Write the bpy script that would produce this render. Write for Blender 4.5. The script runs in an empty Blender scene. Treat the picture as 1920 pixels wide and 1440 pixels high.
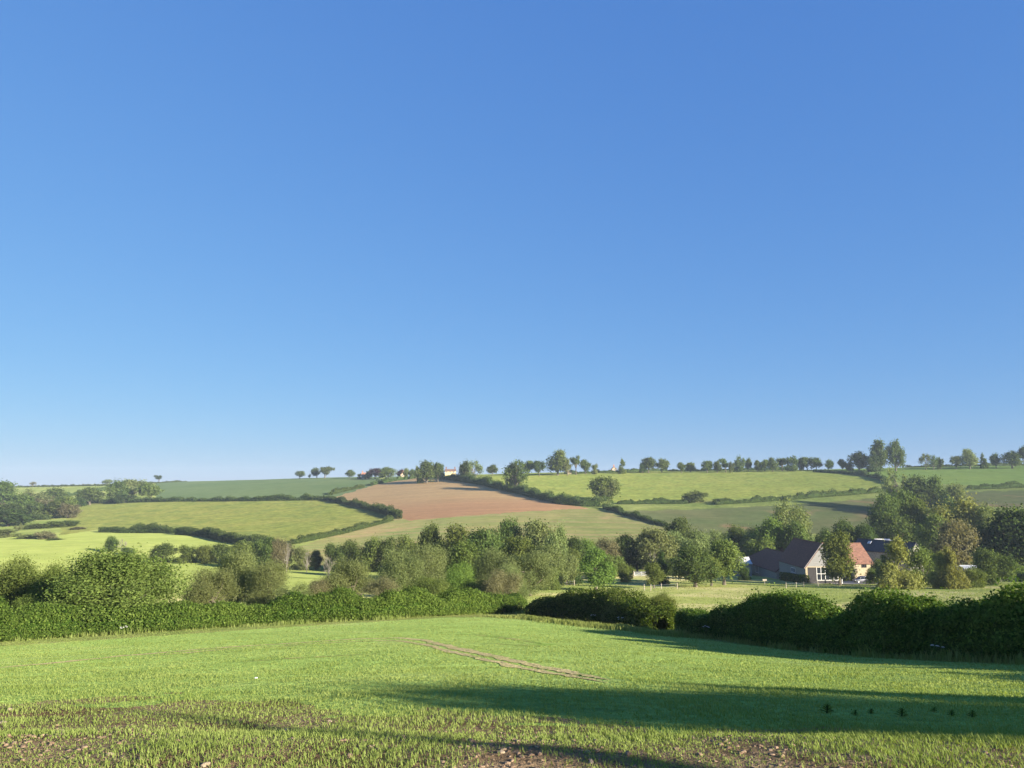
import bpy, math, random
import numpy as np
from mathutils import Vector, Matrix

rng = np.random.default_rng(7)
random.seed(7)
scene = bpy.context.scene
col = scene.collection

# ------------------------------------------------------------------ camera geometry
F = 1442.0                     # focal length in units of 1/1920 of the frame width
PITCH = math.atan(185 / F)
cp, sp = math.cos(PITCH), math.sin(PITCH)

def slope_of(v):
    b = (720 - np.asarray(v, float)) / F
    return (sp + b * cp) / (cp - b * sp)

def tan_of(u, v):
    b = (720 - np.asarray(v, float)) / F
    return (np.asarray(u, float) - 960) / (F * (cp - b * sp))

def row_of(s):
    return 720 - F * np.tan(np.arctan(s) - PITCH)

# ------------------------------------------------------------------ terrain: survey profiles, bearing by bearing
PROF = {
    -700: [(6, 1440), (13, 1312), (30, 1243), (60, 1205), (80, 1188), (120, 1150), (180, 1112), (240, 1072), (330, 1040), (420, 1018), (520, 1000), (650, 980), (800, 958), (1000, 932), (1200, 915), (1400, 917), (2000, 922), (3000, 925)],
    0:    [(6, 1440), (13, 1310), (30, 1238), (60, 1198), (80, 1180), (120, 1140), (180, 1100), (240, 1060), (330, 1022), (420, 1003), (520, 985), (650, 965), (800, 945), (1000, 925), (1200, 912), (1400, 915), (2000, 920), (3000, 924)],
    300:  [(6, 1440), (13, 1308), (30, 1230), (60, 1183), (80, 1165), (120, 1135), (180, 1100), (240, 1068), (330, 1022), (420, 998), (520, 970), (650, 940), (800, 924), (1000, 909), (1150, 902), (1400, 908), (2000, 917), (3000, 922)],
    600:  [(6, 1440), (13, 1306), (30, 1223), (66, 1165), (90, 1148), (140, 1115), (200, 1086), (250, 1064), (330, 1030), (420, 985), (520, 950), (620, 925), (800, 903), (950, 891), (1200, 898), (2000, 914), (3000, 920)],
    900:  [(6, 1440), (13, 1304), (30, 1217), (72, 1149), (100, 1130), (150, 1105), (200, 1086), (250, 1066), (320, 1025), (400, 972), (500, 935), (620, 901), (700, 887), (850, 889), (1000, 897), (2000, 912), (3000, 918)],
    1200: [(6, 1440), (13, 1304), (30, 1222), (65, 1178), (100, 1138), (150, 1106), (200, 1086), (250, 1066), (320, 1025), (400, 976), (500, 940), (600, 912), (700, 884), (850, 884), (1000, 894), (2000, 912), (3000, 918)],
    1500: [(6, 1440), (13, 1305), (25, 1256), (47, 1214), (70, 1178), (100, 1142), (150, 1112), (200, 1094), (250, 1074), (320, 1032), (400, 985), (480, 945), (580, 909), (700, 881), (850, 882), (1000, 893), (2000, 911), (3000, 918)],
    1920: [(6, 1440), (13, 1309), (30, 1240), (50, 1205), (80, 1162), (120, 1130), (180, 1098), (240, 1076), (320, 1030), (400, 980), (480, 940), (560, 909), (680, 872), (800, 872), (1000, 886), (2000, 910), (3000, 918)],
    2700: [(6, 1440), (13, 1312), (30, 1245), (50, 1210), (80, 1167), (120, 1135), (180, 1103), (240, 1078), (320, 1030), (400, 980), (480, 938), (560, 905), (680, 868), (800, 868), (1000, 884), (2000, 910), (3000, 918)],
}
LND = np.linspace(math.log(6), math.log(3000), 620)
TT = np.linspace(-1.9, 1.9, 381)
_st = sorted(PROF)
_tab = []
for u in _st:
    ds = np.log([p[0] for p in PROF[u]]); ss = slope_of([p[1] for p in PROF[u]])
    _tab.append(np.interp(LND, ds, ss))
_tab = np.array(_tab)
_ts = np.array([(u - 960) / (F * 1.02) for u in _st])
TAB = np.array([np.interp(TT, _ts, _tab[:, j]) for j in range(len(LND))]).T   # [t, lnd] slope

def _gauss(a, sig, axis):
    n = int(sig * 3) + 1
    k = np.exp(-0.5 * (np.arange(-n, n + 1) / sig) ** 2); k /= k.sum()
    pad = [(0, 0), (0, 0)]; pad[axis] = (n, n)
    ap = np.pad(a, pad, mode='edge' if axis == 0 else 'reflect', reflect_type='odd') if axis == 1 else np.pad(a, pad, mode='edge')
    out = np.zeros_like(a)
    for i, w in enumerate(k):
        sl = [slice(None)] * 2; sl[axis] = slice(i, i + a.shape[axis]); out += w * ap[tuple(sl)]
    return out
TAB = _gauss(_gauss(TAB, 7, 0), 4.5, 1)

def fnoise(x, y, sc, seed=0):
    """smooth value noise on a lattice, range -1..1"""
    x = np.asarray(x, float) / sc; y = np.asarray(y, float) / sc
    xi = np.floor(x).astype(np.int64); yi = np.floor(y).astype(np.int64)
    fx = x - xi; fy = y - yi
    fx = fx * fx * (3 - 2 * fx); fy = fy * fy * (3 - 2 * fy)
    def h(a, b):
        n = (a * 374761393 + b * 668265263 + seed * 1442695041) & 0x7fffffff
        n = ((n ^ (n >> 13)) * 1274126177) & 0x7fffffff
        return ((n ^ (n >> 16)) & 0xffff) / 32767.5 - 1
    return (h(xi, yi) * (1 - fx) + h(xi + 1, yi) * fx) * (1 - fy) + (h(xi, yi + 1) * (1 - fx) + h(xi + 1, yi + 1) * fx) * fy

def zfun(x, y):
    x = np.asarray(x, float); y = np.asarray(y, float)
    yc = np.maximum(y, 6.0)
    t = np.clip(x / yc, TT[0], TT[-1]); ld = np.clip(np.log(yc), LND[0], LND[-1])
    ti = (t - TT[0]) / (TT[1] - TT[0]); di = (ld - LND[0]) / (LND[1] - LND[0])
    t0 = np.clip(ti.astype(int), 0, len(TT) - 2); d0 = np.clip(di.astype(int), 0, len(LND) - 2)
    ft = ti - t0; fd = di - d0
    s = (TAB[t0, d0] * (1 - ft) + TAB[t0 + 1, d0] * ft) * (1 - fd) + (TAB[t0, d0 + 1] * (1 - ft) + TAB[t0 + 1, d0 + 1] * ft) * fd
    zfar = s * yc
    znear = -1.6 - 0.083 * y
    w = np.clip((y - 5.0) / 4.0, 0, 1); w = w * w * (3 - 2 * w)
    zz = np.where(y < 6, znear, znear * (1 - w) + zfar * w)
    zz = np.where((y >= 5) & (y < 6), znear * (1 - w) + (zfar + (y - 6) * -0.14) * w, zz)
    amp = np.clip((y - 8) / 300, 0.0, 1)
    zz = zz + amp * (0.22 * fnoise(x, y, 34, 1) + 0.08 * fnoise(x, y, 11, 2))
    near = np.clip((90 - y) / 60, 0, 1)
    zz = zz + near * (0.018 * fnoise(x, y, 1.3, 3) + 0.03 * fnoise(x, y, 4.5, 4))
    return zz

_D = np.exp(np.linspace(math.log(3.2), math.log(2600), 2600))
def pix(u, v, dmin=3.2, dmax=1500):
    """the point of the ground seen at bearing u and height v"""
    t = float(tan_of(u, v)); s = float(slope_of(v))
    m = (_D >= dmin) & (_D <= dmax); d = _D[m]
    g = zfun(t * d, d) / d
    i = np.argmax(g >= s) if (g >= s).any() else int(np.argmax(g))
    if i > 0 and (g >= s).any() and g[i] > g[i - 1]:
        f = (s - g[i - 1]) / (g[i] - g[i - 1]); dd = d[i - 1] + f * (d[i] - d[i - 1])
    else:
        dd = d[i]
    return Vector((t * dd, dd, float(zfun(t * dd, dd))))

def at(u, d, v=1000.0):
    """the ground point at bearing u and distance d"""
    for _ in range(4):
        t = float(tan_of(u, v)); z = float(zfun(t * d, d)); v = float(row_of(z / d))
    return Vector((t * d, d, z))

# ------------------------------------------------------------------ object helpers
def mesh_np(name, verts, faces, mats=None, smooth=False, fattr=None, matidx=None):
    """fast mesh from arrays; faces is an (n,k) array or a list of such arrays"""
    if not isinstance(faces, list): faces = [faces]
    faces = [np.asarray(f, np.int32) for f in faces if len(f)]
    me = bpy.data.meshes.new(name)
    verts = np.asarray(verts, np.float32)
    me.vertices.add(len(verts)); me.vertices.foreach_set('co', verts.ravel())
    idx = np.concatenate([f.ravel() for f in faces])
    tot = np.concatenate([np.full(len(f), f.shape[1], np.int32) for f in faces])
    start = np.concatenate([[0], np.cumsum(tot)[:-1]]).astype(np.int32)
    me.loops.add(len(idx)); me.loops.foreach_set('vertex_index', idx)
    me.polygons.add(len(tot)); me.polygons.foreach_set('loop_start', start); me.polygons.foreach_set('loop_total', tot)
    if smooth: me.polygons.foreach_set('use_smooth', np.ones(len(tot), bool))
    if matidx is not None: me.polygons.foreach_set('material_index', np.asarray(matidx, np.int32))
    if fattr is not None:
        at_ = me.attributes.new('tint', 'FLOAT', 'FACE'); at_.data.foreach_set('value', np.asarray(fattr, np.float32))
    me.update(calc_edges=True)
    for m in (mats if isinstance(mats, (list, tuple)) else [mats]):
        if m is not None: me.materials.append(m)
    return me

def link(name, me, parent=None, loc=None):
    o = bpy.data.objects.new(name, me); col.objects.link(o)
    if parent is not None: o.parent = parent
    if loc is not None: o.location = loc
    return o

def tag(o, label=None, cat=None, group=None, kind=None):
    if label: o['label'] = label
    if cat: o['category'] = cat
    if group: o['group'] = group
    if kind: o['kind'] = kind
    return o

class MB:
    """collects simple solids into one mesh"""
    def __init__(s): s.v = []; s.f = []
    def add(s, vs, fs):
        b = len(s.v); s.v += [tuple(p) for p in vs]; s.f += [tuple(i + b for i in f) for f in fs]; return s
    def box(s, c, d, rz=0.0, M=None):
        x, y, z = d[0] / 2, d[1] / 2, d[2] / 2
        R = Matrix.Rotation(rz, 3, 'Z') if M is None else M
        vs = [Vector(c) + R @ Vector((a * x, b * y, e * z)) for a in (-1, 1) for b in (-1, 1) for e in (-1, 1)]
        return s.add(vs, [(0, 1, 3, 2), (4, 6, 7, 5), (0, 4, 5, 1), (2, 3, 7, 6), (0, 2, 6, 4), (1, 5, 7, 3)])
    def bar(s, a, b, r0, r1=None, n=6, cap=True):
        r1 = r0 if r1 is None else r1
        a = Vector(a); b = Vector(b); ax = (b - a).normalized()
        p = ax.orthogonal().normalized(); q = ax.cross(p)
        vs = []
        for c, r in ((a, r0), (b, r1)):
            for i in range(n):
                an = 2 * math.pi * i / n; vs.append(c + p * math.cos(an) * r + q * math.sin(an) * r)
        fs = [(i, (i + 1) % n, n + (i + 1) % n, n + i) for i in range(n)]
        if cap: fs += [tuple(range(n))[::-1], tuple(range(n, 2 * n))]
        return s.add(vs, fs)
    def slab(s, quad, th):
        """a thick plate from 3 or 4 corner points, thickness along its normal (downward)"""
        q = [Vector(p) for p in quad]; n = (q[1] - q[0]).cross(q[2] - q[0]).normalized()
        if n.z < 0: q = q[::-1]; n = -n
        k = len(q); vs = q + [p - n * th for p in q]
        return s.add(vs, [tuple(range(k)), tuple(range(2 * k - 1, k - 1, -1))] + [(i, k + i, k + (i + 1) % k, (i + 1) % k) for i in range(k)])
    def mesh(s, name, mat, smooth=False):
        me = bpy.data.meshes.new(name); me.from_pydata([tuple(p) for p in s.v], [], s.f); me.update()
        if mat: me.materials.append(mat)
        if smooth: me.polygons.foreach_set('use_smooth', np.ones(len(me.polygons), bool))
        return me
    def build(s, name, mat, parent=None, smooth=False):
        return link(name, s.mesh(name, mat, smooth), parent)

def empty(name, loc, rz=0.0):
    o = bpy.data.objects.new(name, None); col.objects.link(o); o.location = loc; o.rotation_euler = (0, 0, rz)
    o.empty_display_size = 0.5
    return o

# ------------------------------------------------------------------ materials
def newmat(name):
    m = bpy.data.materials.new(name); m.use_nodes = True; nt = m.node_tree; nt.nodes.clear()
    return m, nt, nt.nodes, nt.links

def ramp(N, stops):
    r = N.new('ShaderNodeValToRGB'); e = r.color_ramp.elements
    while len(e) < len(stops): e.new(0.5)
    for i, (p, c) in enumerate(stops): e[i].position = p; e[i].color = (*c, 1) if len(c) == 3 else c
    return r

def noise(N, L, vec, scale, detail=3, rough=0.55, mscale=None, rot=0.0, dist=0.0):
    n = N.new('ShaderNodeTexNoise'); n.inputs['Scale'].default_value = scale; n.inputs['Detail'].default_value = detail
    n.inputs['Roughness'].default_value = rough; n.inputs['Distortion'].default_value = dist
    if mscale is not None or rot:
        mp = N.new('ShaderNodeMapping'); mp.inputs['Scale'].default_value = mscale or (1, 1, 1); mp.inputs['Rotation'].default_value = (0, 0, rot)
        L.new(vec, mp.inputs['Vector']); vec = mp.outputs['Vector']
    L.new(vec, n.inputs['Vector']); return n

def mix(N, L, fac, a, b, mode='MIX'):
    m = N.new('ShaderNodeMix'); m.data_type = 'RGBA'; m.blend_type = mode
    for sock, val in ((m.inputs['Factor'], fac), (m.inputs['A'], a), (m.inputs['B'], b)):
        if hasattr(val, 'is_output'): L.new(val, sock)
        elif isinstance(val, (int, float)): sock.default_value = val
        else: sock.default_value = (*val, 1)
    return m.outputs['Result']

def field_mat(name, base, second, patch=0.03, fine=0.8, third=None, third_scale=0.012, third_pos=(0.5, 0.62), rows=None, rowcol=None, rowamt=0.4, bump=0.5, bumpscale=0.7, finevar=0.35):
    m, nt, N, L = newmat(name)
    tc = N.new('ShaderNodeTexCoord'); v = tc.outputs['Object']
    n1 = noise(N, L, v, patch, 4, 0.6, dist=0.6)
    r1 = ramp(N, [(0.36, base), (0.64, second)]); L.new(n1.outputs['Fac'], r1.inputs['Fac'])
    c = r1.outputs['Color']
    if third is not None:
        n3 = noise(N, L, v, third_scale, 3, 0.6, dist=1.0)
        r3 = ramp(N, [(third_pos[0], (0, 0, 0)), (third_pos[1], (1, 1, 1))]); L.new(n3.outputs['Fac'], r3.inputs['Fac'])
        c = mix(N, L, r3.outputs['Color'], c, third)
    if rows is not None:
        ang, period = rows
        nr = noise(N, L, v, 1.0 / period, 2, 0.5, (0.03, 1, 0.0), -ang)
        rr = ramp(N, [(0.42, (0, 0, 0)), (0.66, (1, 1, 1))]); L.new(nr.outputs['Fac'], rr.inputs['Fac'])
        mm = N.new('ShaderNodeMath'); mm.operation = 'MULTIPLY'; mm.inputs[1].default_value = rowamt; L.new(rr.outputs['Color'], mm.inputs[0])
        c = mix(N, L, mm.outputs[0], c, rowcol)
    n5 = noise(N, L, v, 0.09, 4, 0.65, dist=0.8); r5 = ramp(N, [(0.32, (0.86, 0.87, 0.85)), (0.68, (1.13, 1.12, 1.10))]); L.new(n5.outputs['Fac'], r5.inputs['Fac']); c = mix(N, L, 1.0, c, r5.outputs['Color'], 'MULTIPLY')
    n2 = noise(N, L, v, fine, 5, 0.7)
    r2 = ramp(N, [(0.3, (1 - finevar,) * 3), (0.7, (1 + finevar,) * 3)]); L.new(n2.outputs['Fac'], r2.inputs['Fac'])
    c = mix(N, L, 1.0, c, r2.outputs['Color'], 'MULTIPLY')
    bs = N.new('ShaderNodeBsdfDiffuse'); bs.inputs['Roughness'].default_value = 0.6; L.new(c, bs.inputs['Color'])
    if bump:
        nb = noise(N, L, v, bumpscale, 4, 0.7); b = N.new('ShaderNodeBump'); b.inputs['Strength'].default_value = bump; b.inputs['Distance'].default_value = 0.35
        L.new(nb.outputs['Fac'], b.inputs['Height']); L.new(b.outputs['Normal'], bs.inputs['Normal'])
    o = N.new('ShaderNodeOutputMaterial'); L.new(bs.outputs[0], o.inputs['Surface'])
    return m

def leaf_mat(name, dark, light, trans=0.4, gloss=0.0):
    """leaves: colour varies leaf by leaf and a little plant by plant"""
    m, nt, N, L = newmat(name)
    a = N.new('ShaderNodeAttribute'); a.attribute_name = 'tint'
    r = ramp(N, [(0.0, dark), (1.0, light)]); L.new(a.outputs['Fac'], r.inputs['Fac'])
    oi = N.new('ShaderNodeObjectInfo')
    h = N.new('ShaderNodeHueSaturation'); L.new(r.outputs['Color'], h.inputs['Color'])
    mr = N.new('ShaderNodeMapRange'); mr.inputs['To Min'].default_value = 0.485; mr.inputs['To Max'].default_value = 0.515
    L.new(oi.outputs['Random'], mr.inputs['Value']); L.new(mr.outputs[0], h.inputs['Hue'])
    mr2 = N.new('ShaderNodeMapRange'); mr2.inputs['To Min'].default_value = 0.85; mr2.inputs['To Max'].default_value = 1.15
    L.new(oi.outputs['Random'], mr2.inputs['Value']); L.new(mr2.outputs[0], h.inputs['Value'])
    d = N.new('ShaderNodeBsdfDiffuse'); t = N.new('ShaderNodeBsdfTranslucent'); mx = N.new('ShaderNodeMixShader'); mx.inputs[0].default_value = trans
    L.new(h.outputs['Color'], d.inputs['Color'])
    w = mix(N, L, 1.0, h.outputs['Color'], (1.25, 1.2, 0.55), 'MULTIPLY'); L.new(w, t.inputs['Color'])
    L.new(d.outputs[0], mx.inputs[1]); L.new(t.outputs[0], mx.inputs[2]); out = mx.outputs[0]
    if gloss:
        g = N.new('ShaderNodeBsdfGlossy'); g.inputs['Roughness'].default_value = 0.45; g.inputs['Color'].default_value = (0.8, 0.85, 0.9, 1)
        m2 = N.new('ShaderNodeMixShader'); m2.inputs[0].default_value = gloss; L.new(out, m2.inputs[1]); L.new(g.outputs[0], m2.inputs[2]); out = m2.outputs[0]
    o = N.new('ShaderNodeOutputMaterial'); L.new(out, o.inputs['Surface'])
    return m

def plain_mat(name, c, var=0.15, scale=3.0, rough=0.8, mscale=None, metal=0.0, bump=0.0, c2=None, spec=0.3):
    m, nt, N, L = newmat(name)
    tc = N.new('ShaderNodeTexCoord')
    n = noise(N, L, tc.outputs['Object'], scale, 4, 0.65, mscale or (1, 1, 1))
    c2 = c2 or tuple(x * (1 - var) for x in c)
    r = ramp(N, [(0.35, c2), (0.65, tuple(x * (1 + var * 0.5) for x in c))]); L.new(n.outputs['Fac'], r.inputs['Fac'])
    b = N.new('ShaderNodeBsdfPrincipled'); L.new(r.outputs['Color'], b.inputs['Base Color']); b.inputs['Roughness'].default_value = rough; b.inputs['Metallic'].default_value = metal
    b.inputs['Specular IOR Level'].default_value = spec
    if bump:
        bb = N.new('ShaderNodeBump'); bb.inputs['Strength'].default_value = bump; bb.inputs['Distance'].default_value = 0.05
        L.new(n.outputs['Fac'], bb.inputs['Height']); L.new(bb.outputs['Normal'], b.inputs['Normal'])
    o = N.new('ShaderNodeOutputMaterial'); L.new(b.outputs[0], o.inputs['Surface'])
    return m

LEAF = {
    'oak':   leaf_mat('leaf_oak',   (0.058, 0.094, 0.026), (0.150, 0.195, 0.056)),
    'mid':   leaf_mat('leaf_mid',   (0.085, 0.122, 0.028), (0.200, 0.245, 0.066)),
    'olive': leaf_mat('leaf_olive', (0.122, 0.158, 0.052), (0.250, 0.288, 0.112)),
    'fresh': leaf_mat('leaf_fresh', (0.085, 0.138, 0.028), (0.200, 0.270, 0.064)),
    'yellow': leaf_mat('leaf_yellow', (0.150, 0.172, 0.040), (0.300, 0.310, 0.100)),
    'hazel': leaf_mat('leaf_hazel', (0.080, 0.120, 0.026), (0.210, 0.262, 0.070)),
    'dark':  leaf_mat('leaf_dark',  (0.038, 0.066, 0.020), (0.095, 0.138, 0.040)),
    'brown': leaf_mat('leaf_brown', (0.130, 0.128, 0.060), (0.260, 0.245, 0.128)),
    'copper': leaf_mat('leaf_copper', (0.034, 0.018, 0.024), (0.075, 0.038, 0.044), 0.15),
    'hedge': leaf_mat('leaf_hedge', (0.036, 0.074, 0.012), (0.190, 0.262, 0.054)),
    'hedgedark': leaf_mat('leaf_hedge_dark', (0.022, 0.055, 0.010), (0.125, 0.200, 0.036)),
    'farhedge': leaf_mat('leaf_far_hedge', (0.050, 0.080, 0.024), (0.125, 0.165, 0.050), 0.25),
    'grass': leaf_mat('blade_crop', (0.185, 0.275, 0.058), (0.355, 0.440, 0.140)),
    'rough': leaf_mat('blade_rough', (0.165, 0.225, 0.050), (0.340, 0.380, 0.130)),
}
BARK = plain_mat('bark', (0.14, 0.12, 0.085), 0.4, 6.0, 0.9)
PALEBARK = plain_mat('pale_bark', (0.22, 0.20, 0.155), 0.3, 6.0, 0.9)
# ------------------------------------------------------------------ the land
M_MEADOW = field_mat('meadow', (0.189, 0.239, 0.063), (0.262, 0.285, 0.087), 0.05, 0.9, (0.396, 0.359, 0.166), 0.03, (0.46, 0.62), bump=0.7)
M_CROP = field_mat('young_crop', (0.240, 0.345, 0.088), (0.280, 0.375, 0.105), 0.06, 3.0, (0.32, 0.375, 0.135), 0.11, (0.55, 0.75), (math.radians(100), 1.1), (0.20, 0.30, 0.07), 0.4, 0.5, 4.0)
M_HEAD = field_mat('headland_soil', (0.38, 0.262, 0.150), (0.48, 0.350, 0.215), 0.8, 9.0, (0.27, 0.175, 0.098), 0.5, (0.5, 0.65), bump=1.0, bumpscale=9.0, finevar=0.4)
M_SPARSE = field_mat('emerging_crop', (0.112, 0.145, 0.046), (0.158, 0.162, 0.060), 0.018, 0.4, (0.25, 0.17, 0.095), 0.013, (0.56, 0.68), (math.radians(150), 5.0), (0.24, 0.18, 0.10), 0.5, 0.3, 0.5, finevar=0.16)
def plough_mat():
    m, nt, N, L = newmat('ploughed_soil'); tc = N.new('ShaderNodeTexCoord'); v = tc.outputs['Object']
    sx = N.new('ShaderNodeSeparateXYZ'); L.new(v, sx.inputs[0])
    nb = noise(N, L, v, 0.012, 4, 0.6); ad = N.new('ShaderNodeMath'); ad.operation = 'MULTIPLY_ADD'; ad.inputs[1].default_value = 150; L.new(nb.outputs['Fac'], ad.inputs[0]); L.new(sx.outputs['Y'], ad.inputs[2])
    mr = N.new('ShaderNodeMapRange'); mr.interpolation_type = 'SMOOTHSTEP'; mr.inputs['From Min'].default_value = 500; mr.inputs['From Max'].default_value = 640; L.new(ad.outputs[0], mr.inputs['Value'])
    c = mix(N, L, mr.outputs[0], (0.368, 0.212, 0.108), (0.385, 0.264, 0.130))       # red marl below, dry tan soil on the brow
    nr = noise(N, L, v, 0.4, 3, 0.6, (0.02, 1, 0), math.radians(22)); rr = ramp(N, [(0.35, (0.86, 0.86, 0.86)), (0.65, (1.12, 1.10, 1.08))]); L.new(nr.outputs['Fac'], rr.inputs['Fac'])
    c = mix(N, L, 1.0, c, rr.outputs['Color'], 'MULTIPLY')
    nf = noise(N, L, v, 0.25, 5, 0.75); rf = ramp(N, [(0.3, (0.88, 0.88, 0.88)), (0.7, (1.12, 1.12, 1.12))]); L.new(nf.outputs['Fac'], rf.inputs['Fac'])
    c = mix(N, L, 1.0, c, rf.outputs['Color'], 'MULTIPLY')
    bs = N.new('ShaderNodeBsdfDiffuse'); L.new(c, bs.inputs['Color']); b = N.new('ShaderNodeBump'); b.inputs['Strength'].default_value = 0.5; b.inputs['Distance'].default_value = 0.3
    L.new(nf.outputs['Fac'], b.inputs['Height']); L.new(b.outputs['Normal'], bs.inputs['Normal']); o = N.new('ShaderNodeOutputMaterial'); L.new(bs.outputs[0], o.inputs['Surface']); return m
M_PLOUGH = plough_mat()
M_BLUEWHEAT = field_mat('green_wheat', (0.065, 0.099, 0.044), (0.083, 0.114, 0.053), 0.01, 0.5, None, rows=(math.radians(35), 7.0), rowcol=(0.063, 0.097, 0.049), rowamt=0.4, bump=0.2, bumpscale=0.5, finevar=0.10)
M_HAY = field_mat('ripe_pasture', (0.158, 0.189, 0.044), (0.202, 0.218, 0.056), 0.02, 0.3, (0.132, 0.176, 0.042), 0.08, (0.5, 0.64), (math.radians(-14), 7.0), (0.136, 0.172, 0.040), 0.55, 0.9, 0.3, finevar=0.40)
M_PAST = field_mat('rough_pasture', (0.127, 0.148, 0.036), (0.156, 0.160, 0.045), 0.02, 0.3, (0.102, 0.127, 0.034), 0.06, (0.48, 0.62), (math.radians(12), 6.0), (0.111, 0.131, 0.034), 0.5, 0.9, 0.3, finevar=0.38)
M_BARLEY = field_mat('pale_barley', (0.200, 0.237, 0.065), (0.225, 0.256, 0.076), 0.012, 0.4, None, rows=(math.radians(8), 14.0), rowcol=(0.172, 0.219, 0.053), rowamt=0.5, bump=0.25, bumpscale=0.6, finevar=0.08)
M_STRIP = field_mat('green_strip', (0.072, 0.098, 0.037), (0.100, 0.105, 0.048), 0.012, 0.4, (0.187, 0.123, 0.072), 0.011, (0.57, 0.66), (math.radians(28), 6.0), (0.119, 0.119, 0.060), 0.4, 0.25, 0.5, finevar=0.14)
M_UPPER = field_mat('upland_grass', (0.112, 0.177, 0.041), (0.140, 0.191, 0.048), 0.01, 0.4, None, rows=(math.radians(80), 9.0), rowcol=(0.121, 0.186, 0.051), rowamt=0.5, bump=0.3, bumpscale=0.5, finevar=0.12)
M_MARGIN = field_mat('field_margin', (0.165, 0.215, 0.055), (0.235, 0.245, 0.085), 0.3, 2.0, bump=0.9, bumpscale=2.5)

M_HILL = field_mat('hill_grass', (0.113, 0.149, 0.041), (0.162, 0.189, 0.056), 0.02, 0.4, (0.198, 0.216, 0.072), 0.02, (0.5, 0.66), bump=0.6, bumpscale=0.4, finevar=0.3)
HEDGE_FRONT = [(-260, 1226), (-100, 1212), (0, 1203), (150, 1193), (290, 1185), (450, 1174), (600, 1166), (720, 1160), (830, 1154), (930, 1150), (985, 1150)]
FIELDS = [  # name, label, category, material, polygon in bearings, nearest, farthest
    ('crop_field', 'young green cereal field sloping away from the viewer', 'field', M_CROP, [(-900, 1700), (-900, 1262), (-260, 1236), (0, 1212), (300, 1192), (600, 1172), (830, 1158), (1000, 1157), (1150, 1175), (1250, 1192), (1340, 1202), (1500, 1222), (1750, 1240), (1920, 1247), (2800, 1300), (2800, 1700)], 0, 95),
    ('field_margin', 'strip of rough grass along the foot of the near hedges', 'field margin', M_MARGIN, [(-900, 1262), (-260, 1236), (0, 1212), (300, 1192), (600, 1172), (830, 1158), (1000, 1157), (1150, 1175), (1250, 1192), (1340, 1202), (1500, 1222), (1750, 1240), (1920, 1247), (2800, 1300), (2800, 1130), (-900, 1130)], 10, 92),
    ('ploughed_field', 'bare reddish brown ploughed field high on the far slope', 'field', M_PLOUGH, [(620, 935), (660, 922), (700, 910), (740, 902), (790, 896), (850, 898), (905, 909), (960, 924), (1040, 943), (1092, 950), (1108, 953), (1000, 958.5), (880, 967), (765, 976), (745, 969), (690, 950)], 300, 760),
    ('emerging_crop_field', 'thinly sown brownish green field below the bare ploughed field', 'field', M_SPARSE, [(540, 1032), (620, 1006), (700, 986), (745, 969), (765, 976), (880, 967), (1000, 958.5), (1108, 953), (1170, 967), (1238, 988), (1300, 1010), (1300, 1060), (560, 1060)], 240, 520),
    ('wheat_field', 'bluish green wheat field running up to the left skyline', 'field', M_BLUEWHEAT, [(292, 940), (292, 880), (560, 870), (800, 870), (790, 896), (740, 902), (700, 910), (660, 922), (620, 936)], 430, 1130),
    ('pasture_field', 'yellowish rough pasture below the long dark hedge on the left slope', 'field', M_PAST, [(110, 1004), (140, 940), (300, 936), (620, 936), (690, 950), (745, 969), (620, 1000), (540, 1024), (440, 1012), (330, 990), (190, 992)], 330, 900),
    ('barley_field', 'pale yellow green barley fields in the valley on the left', 'field', M_BARLEY, [(-400, 1012), (100, 1000), (190, 994), (330, 1000), (440, 1018), (540, 1030), (570, 1060), (760, 1072), (760, 1100), (-400, 1135)], 120, 460),
    ('hay_field', 'large yellowish hay field under the skyline trees', 'field', M_HAY, [(880, 884), (1060, 878), (1300, 876), (1480, 879), (1560, 886), (1620, 893), (1660, 906), (1640, 918), (1500, 929), (1300, 940), (1150, 944), (1080, 946), (1010, 932), (930, 913)], 400, 800),
    ('strip_field', 'grey green strip field with a reddish bare patch above the barn trees', 'field', M_STRIP, [(1150, 958), (1300, 955), (1450, 948), (1560, 941), (1660, 932), (1700, 1000), (1240, 1000)], 280, 520),
    ('upland_field', 'smooth green field on the right skyline', 'field', M_UPPER, [(1400, 872), (2500, 850), (2500, 905), (1800, 910), (1690, 905), (1640, 893), (1560, 884)], 420, 900),
    ('bare_field', 'brownish half bare field on the right slope under the hedge', 'field', M_STRIP, [(1800, 922), (2500, 910), (2500, 965), (1820, 950)], 360, 620),
]

def inside(poly, u, v):
    r = np.zeros(u.shape, bool); n = len(poly)
    for i in range(n):
        (x0, y0), (x1, y1) = poly[i], poly[(i + 1) % n]
        if y0 == y1: continue
        c = ((y0 > v) != (y1 > v)) & (u < (x1 - x0) * (v - y0) / (y1 - y0) + x0)
        r ^= c
    return r

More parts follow.
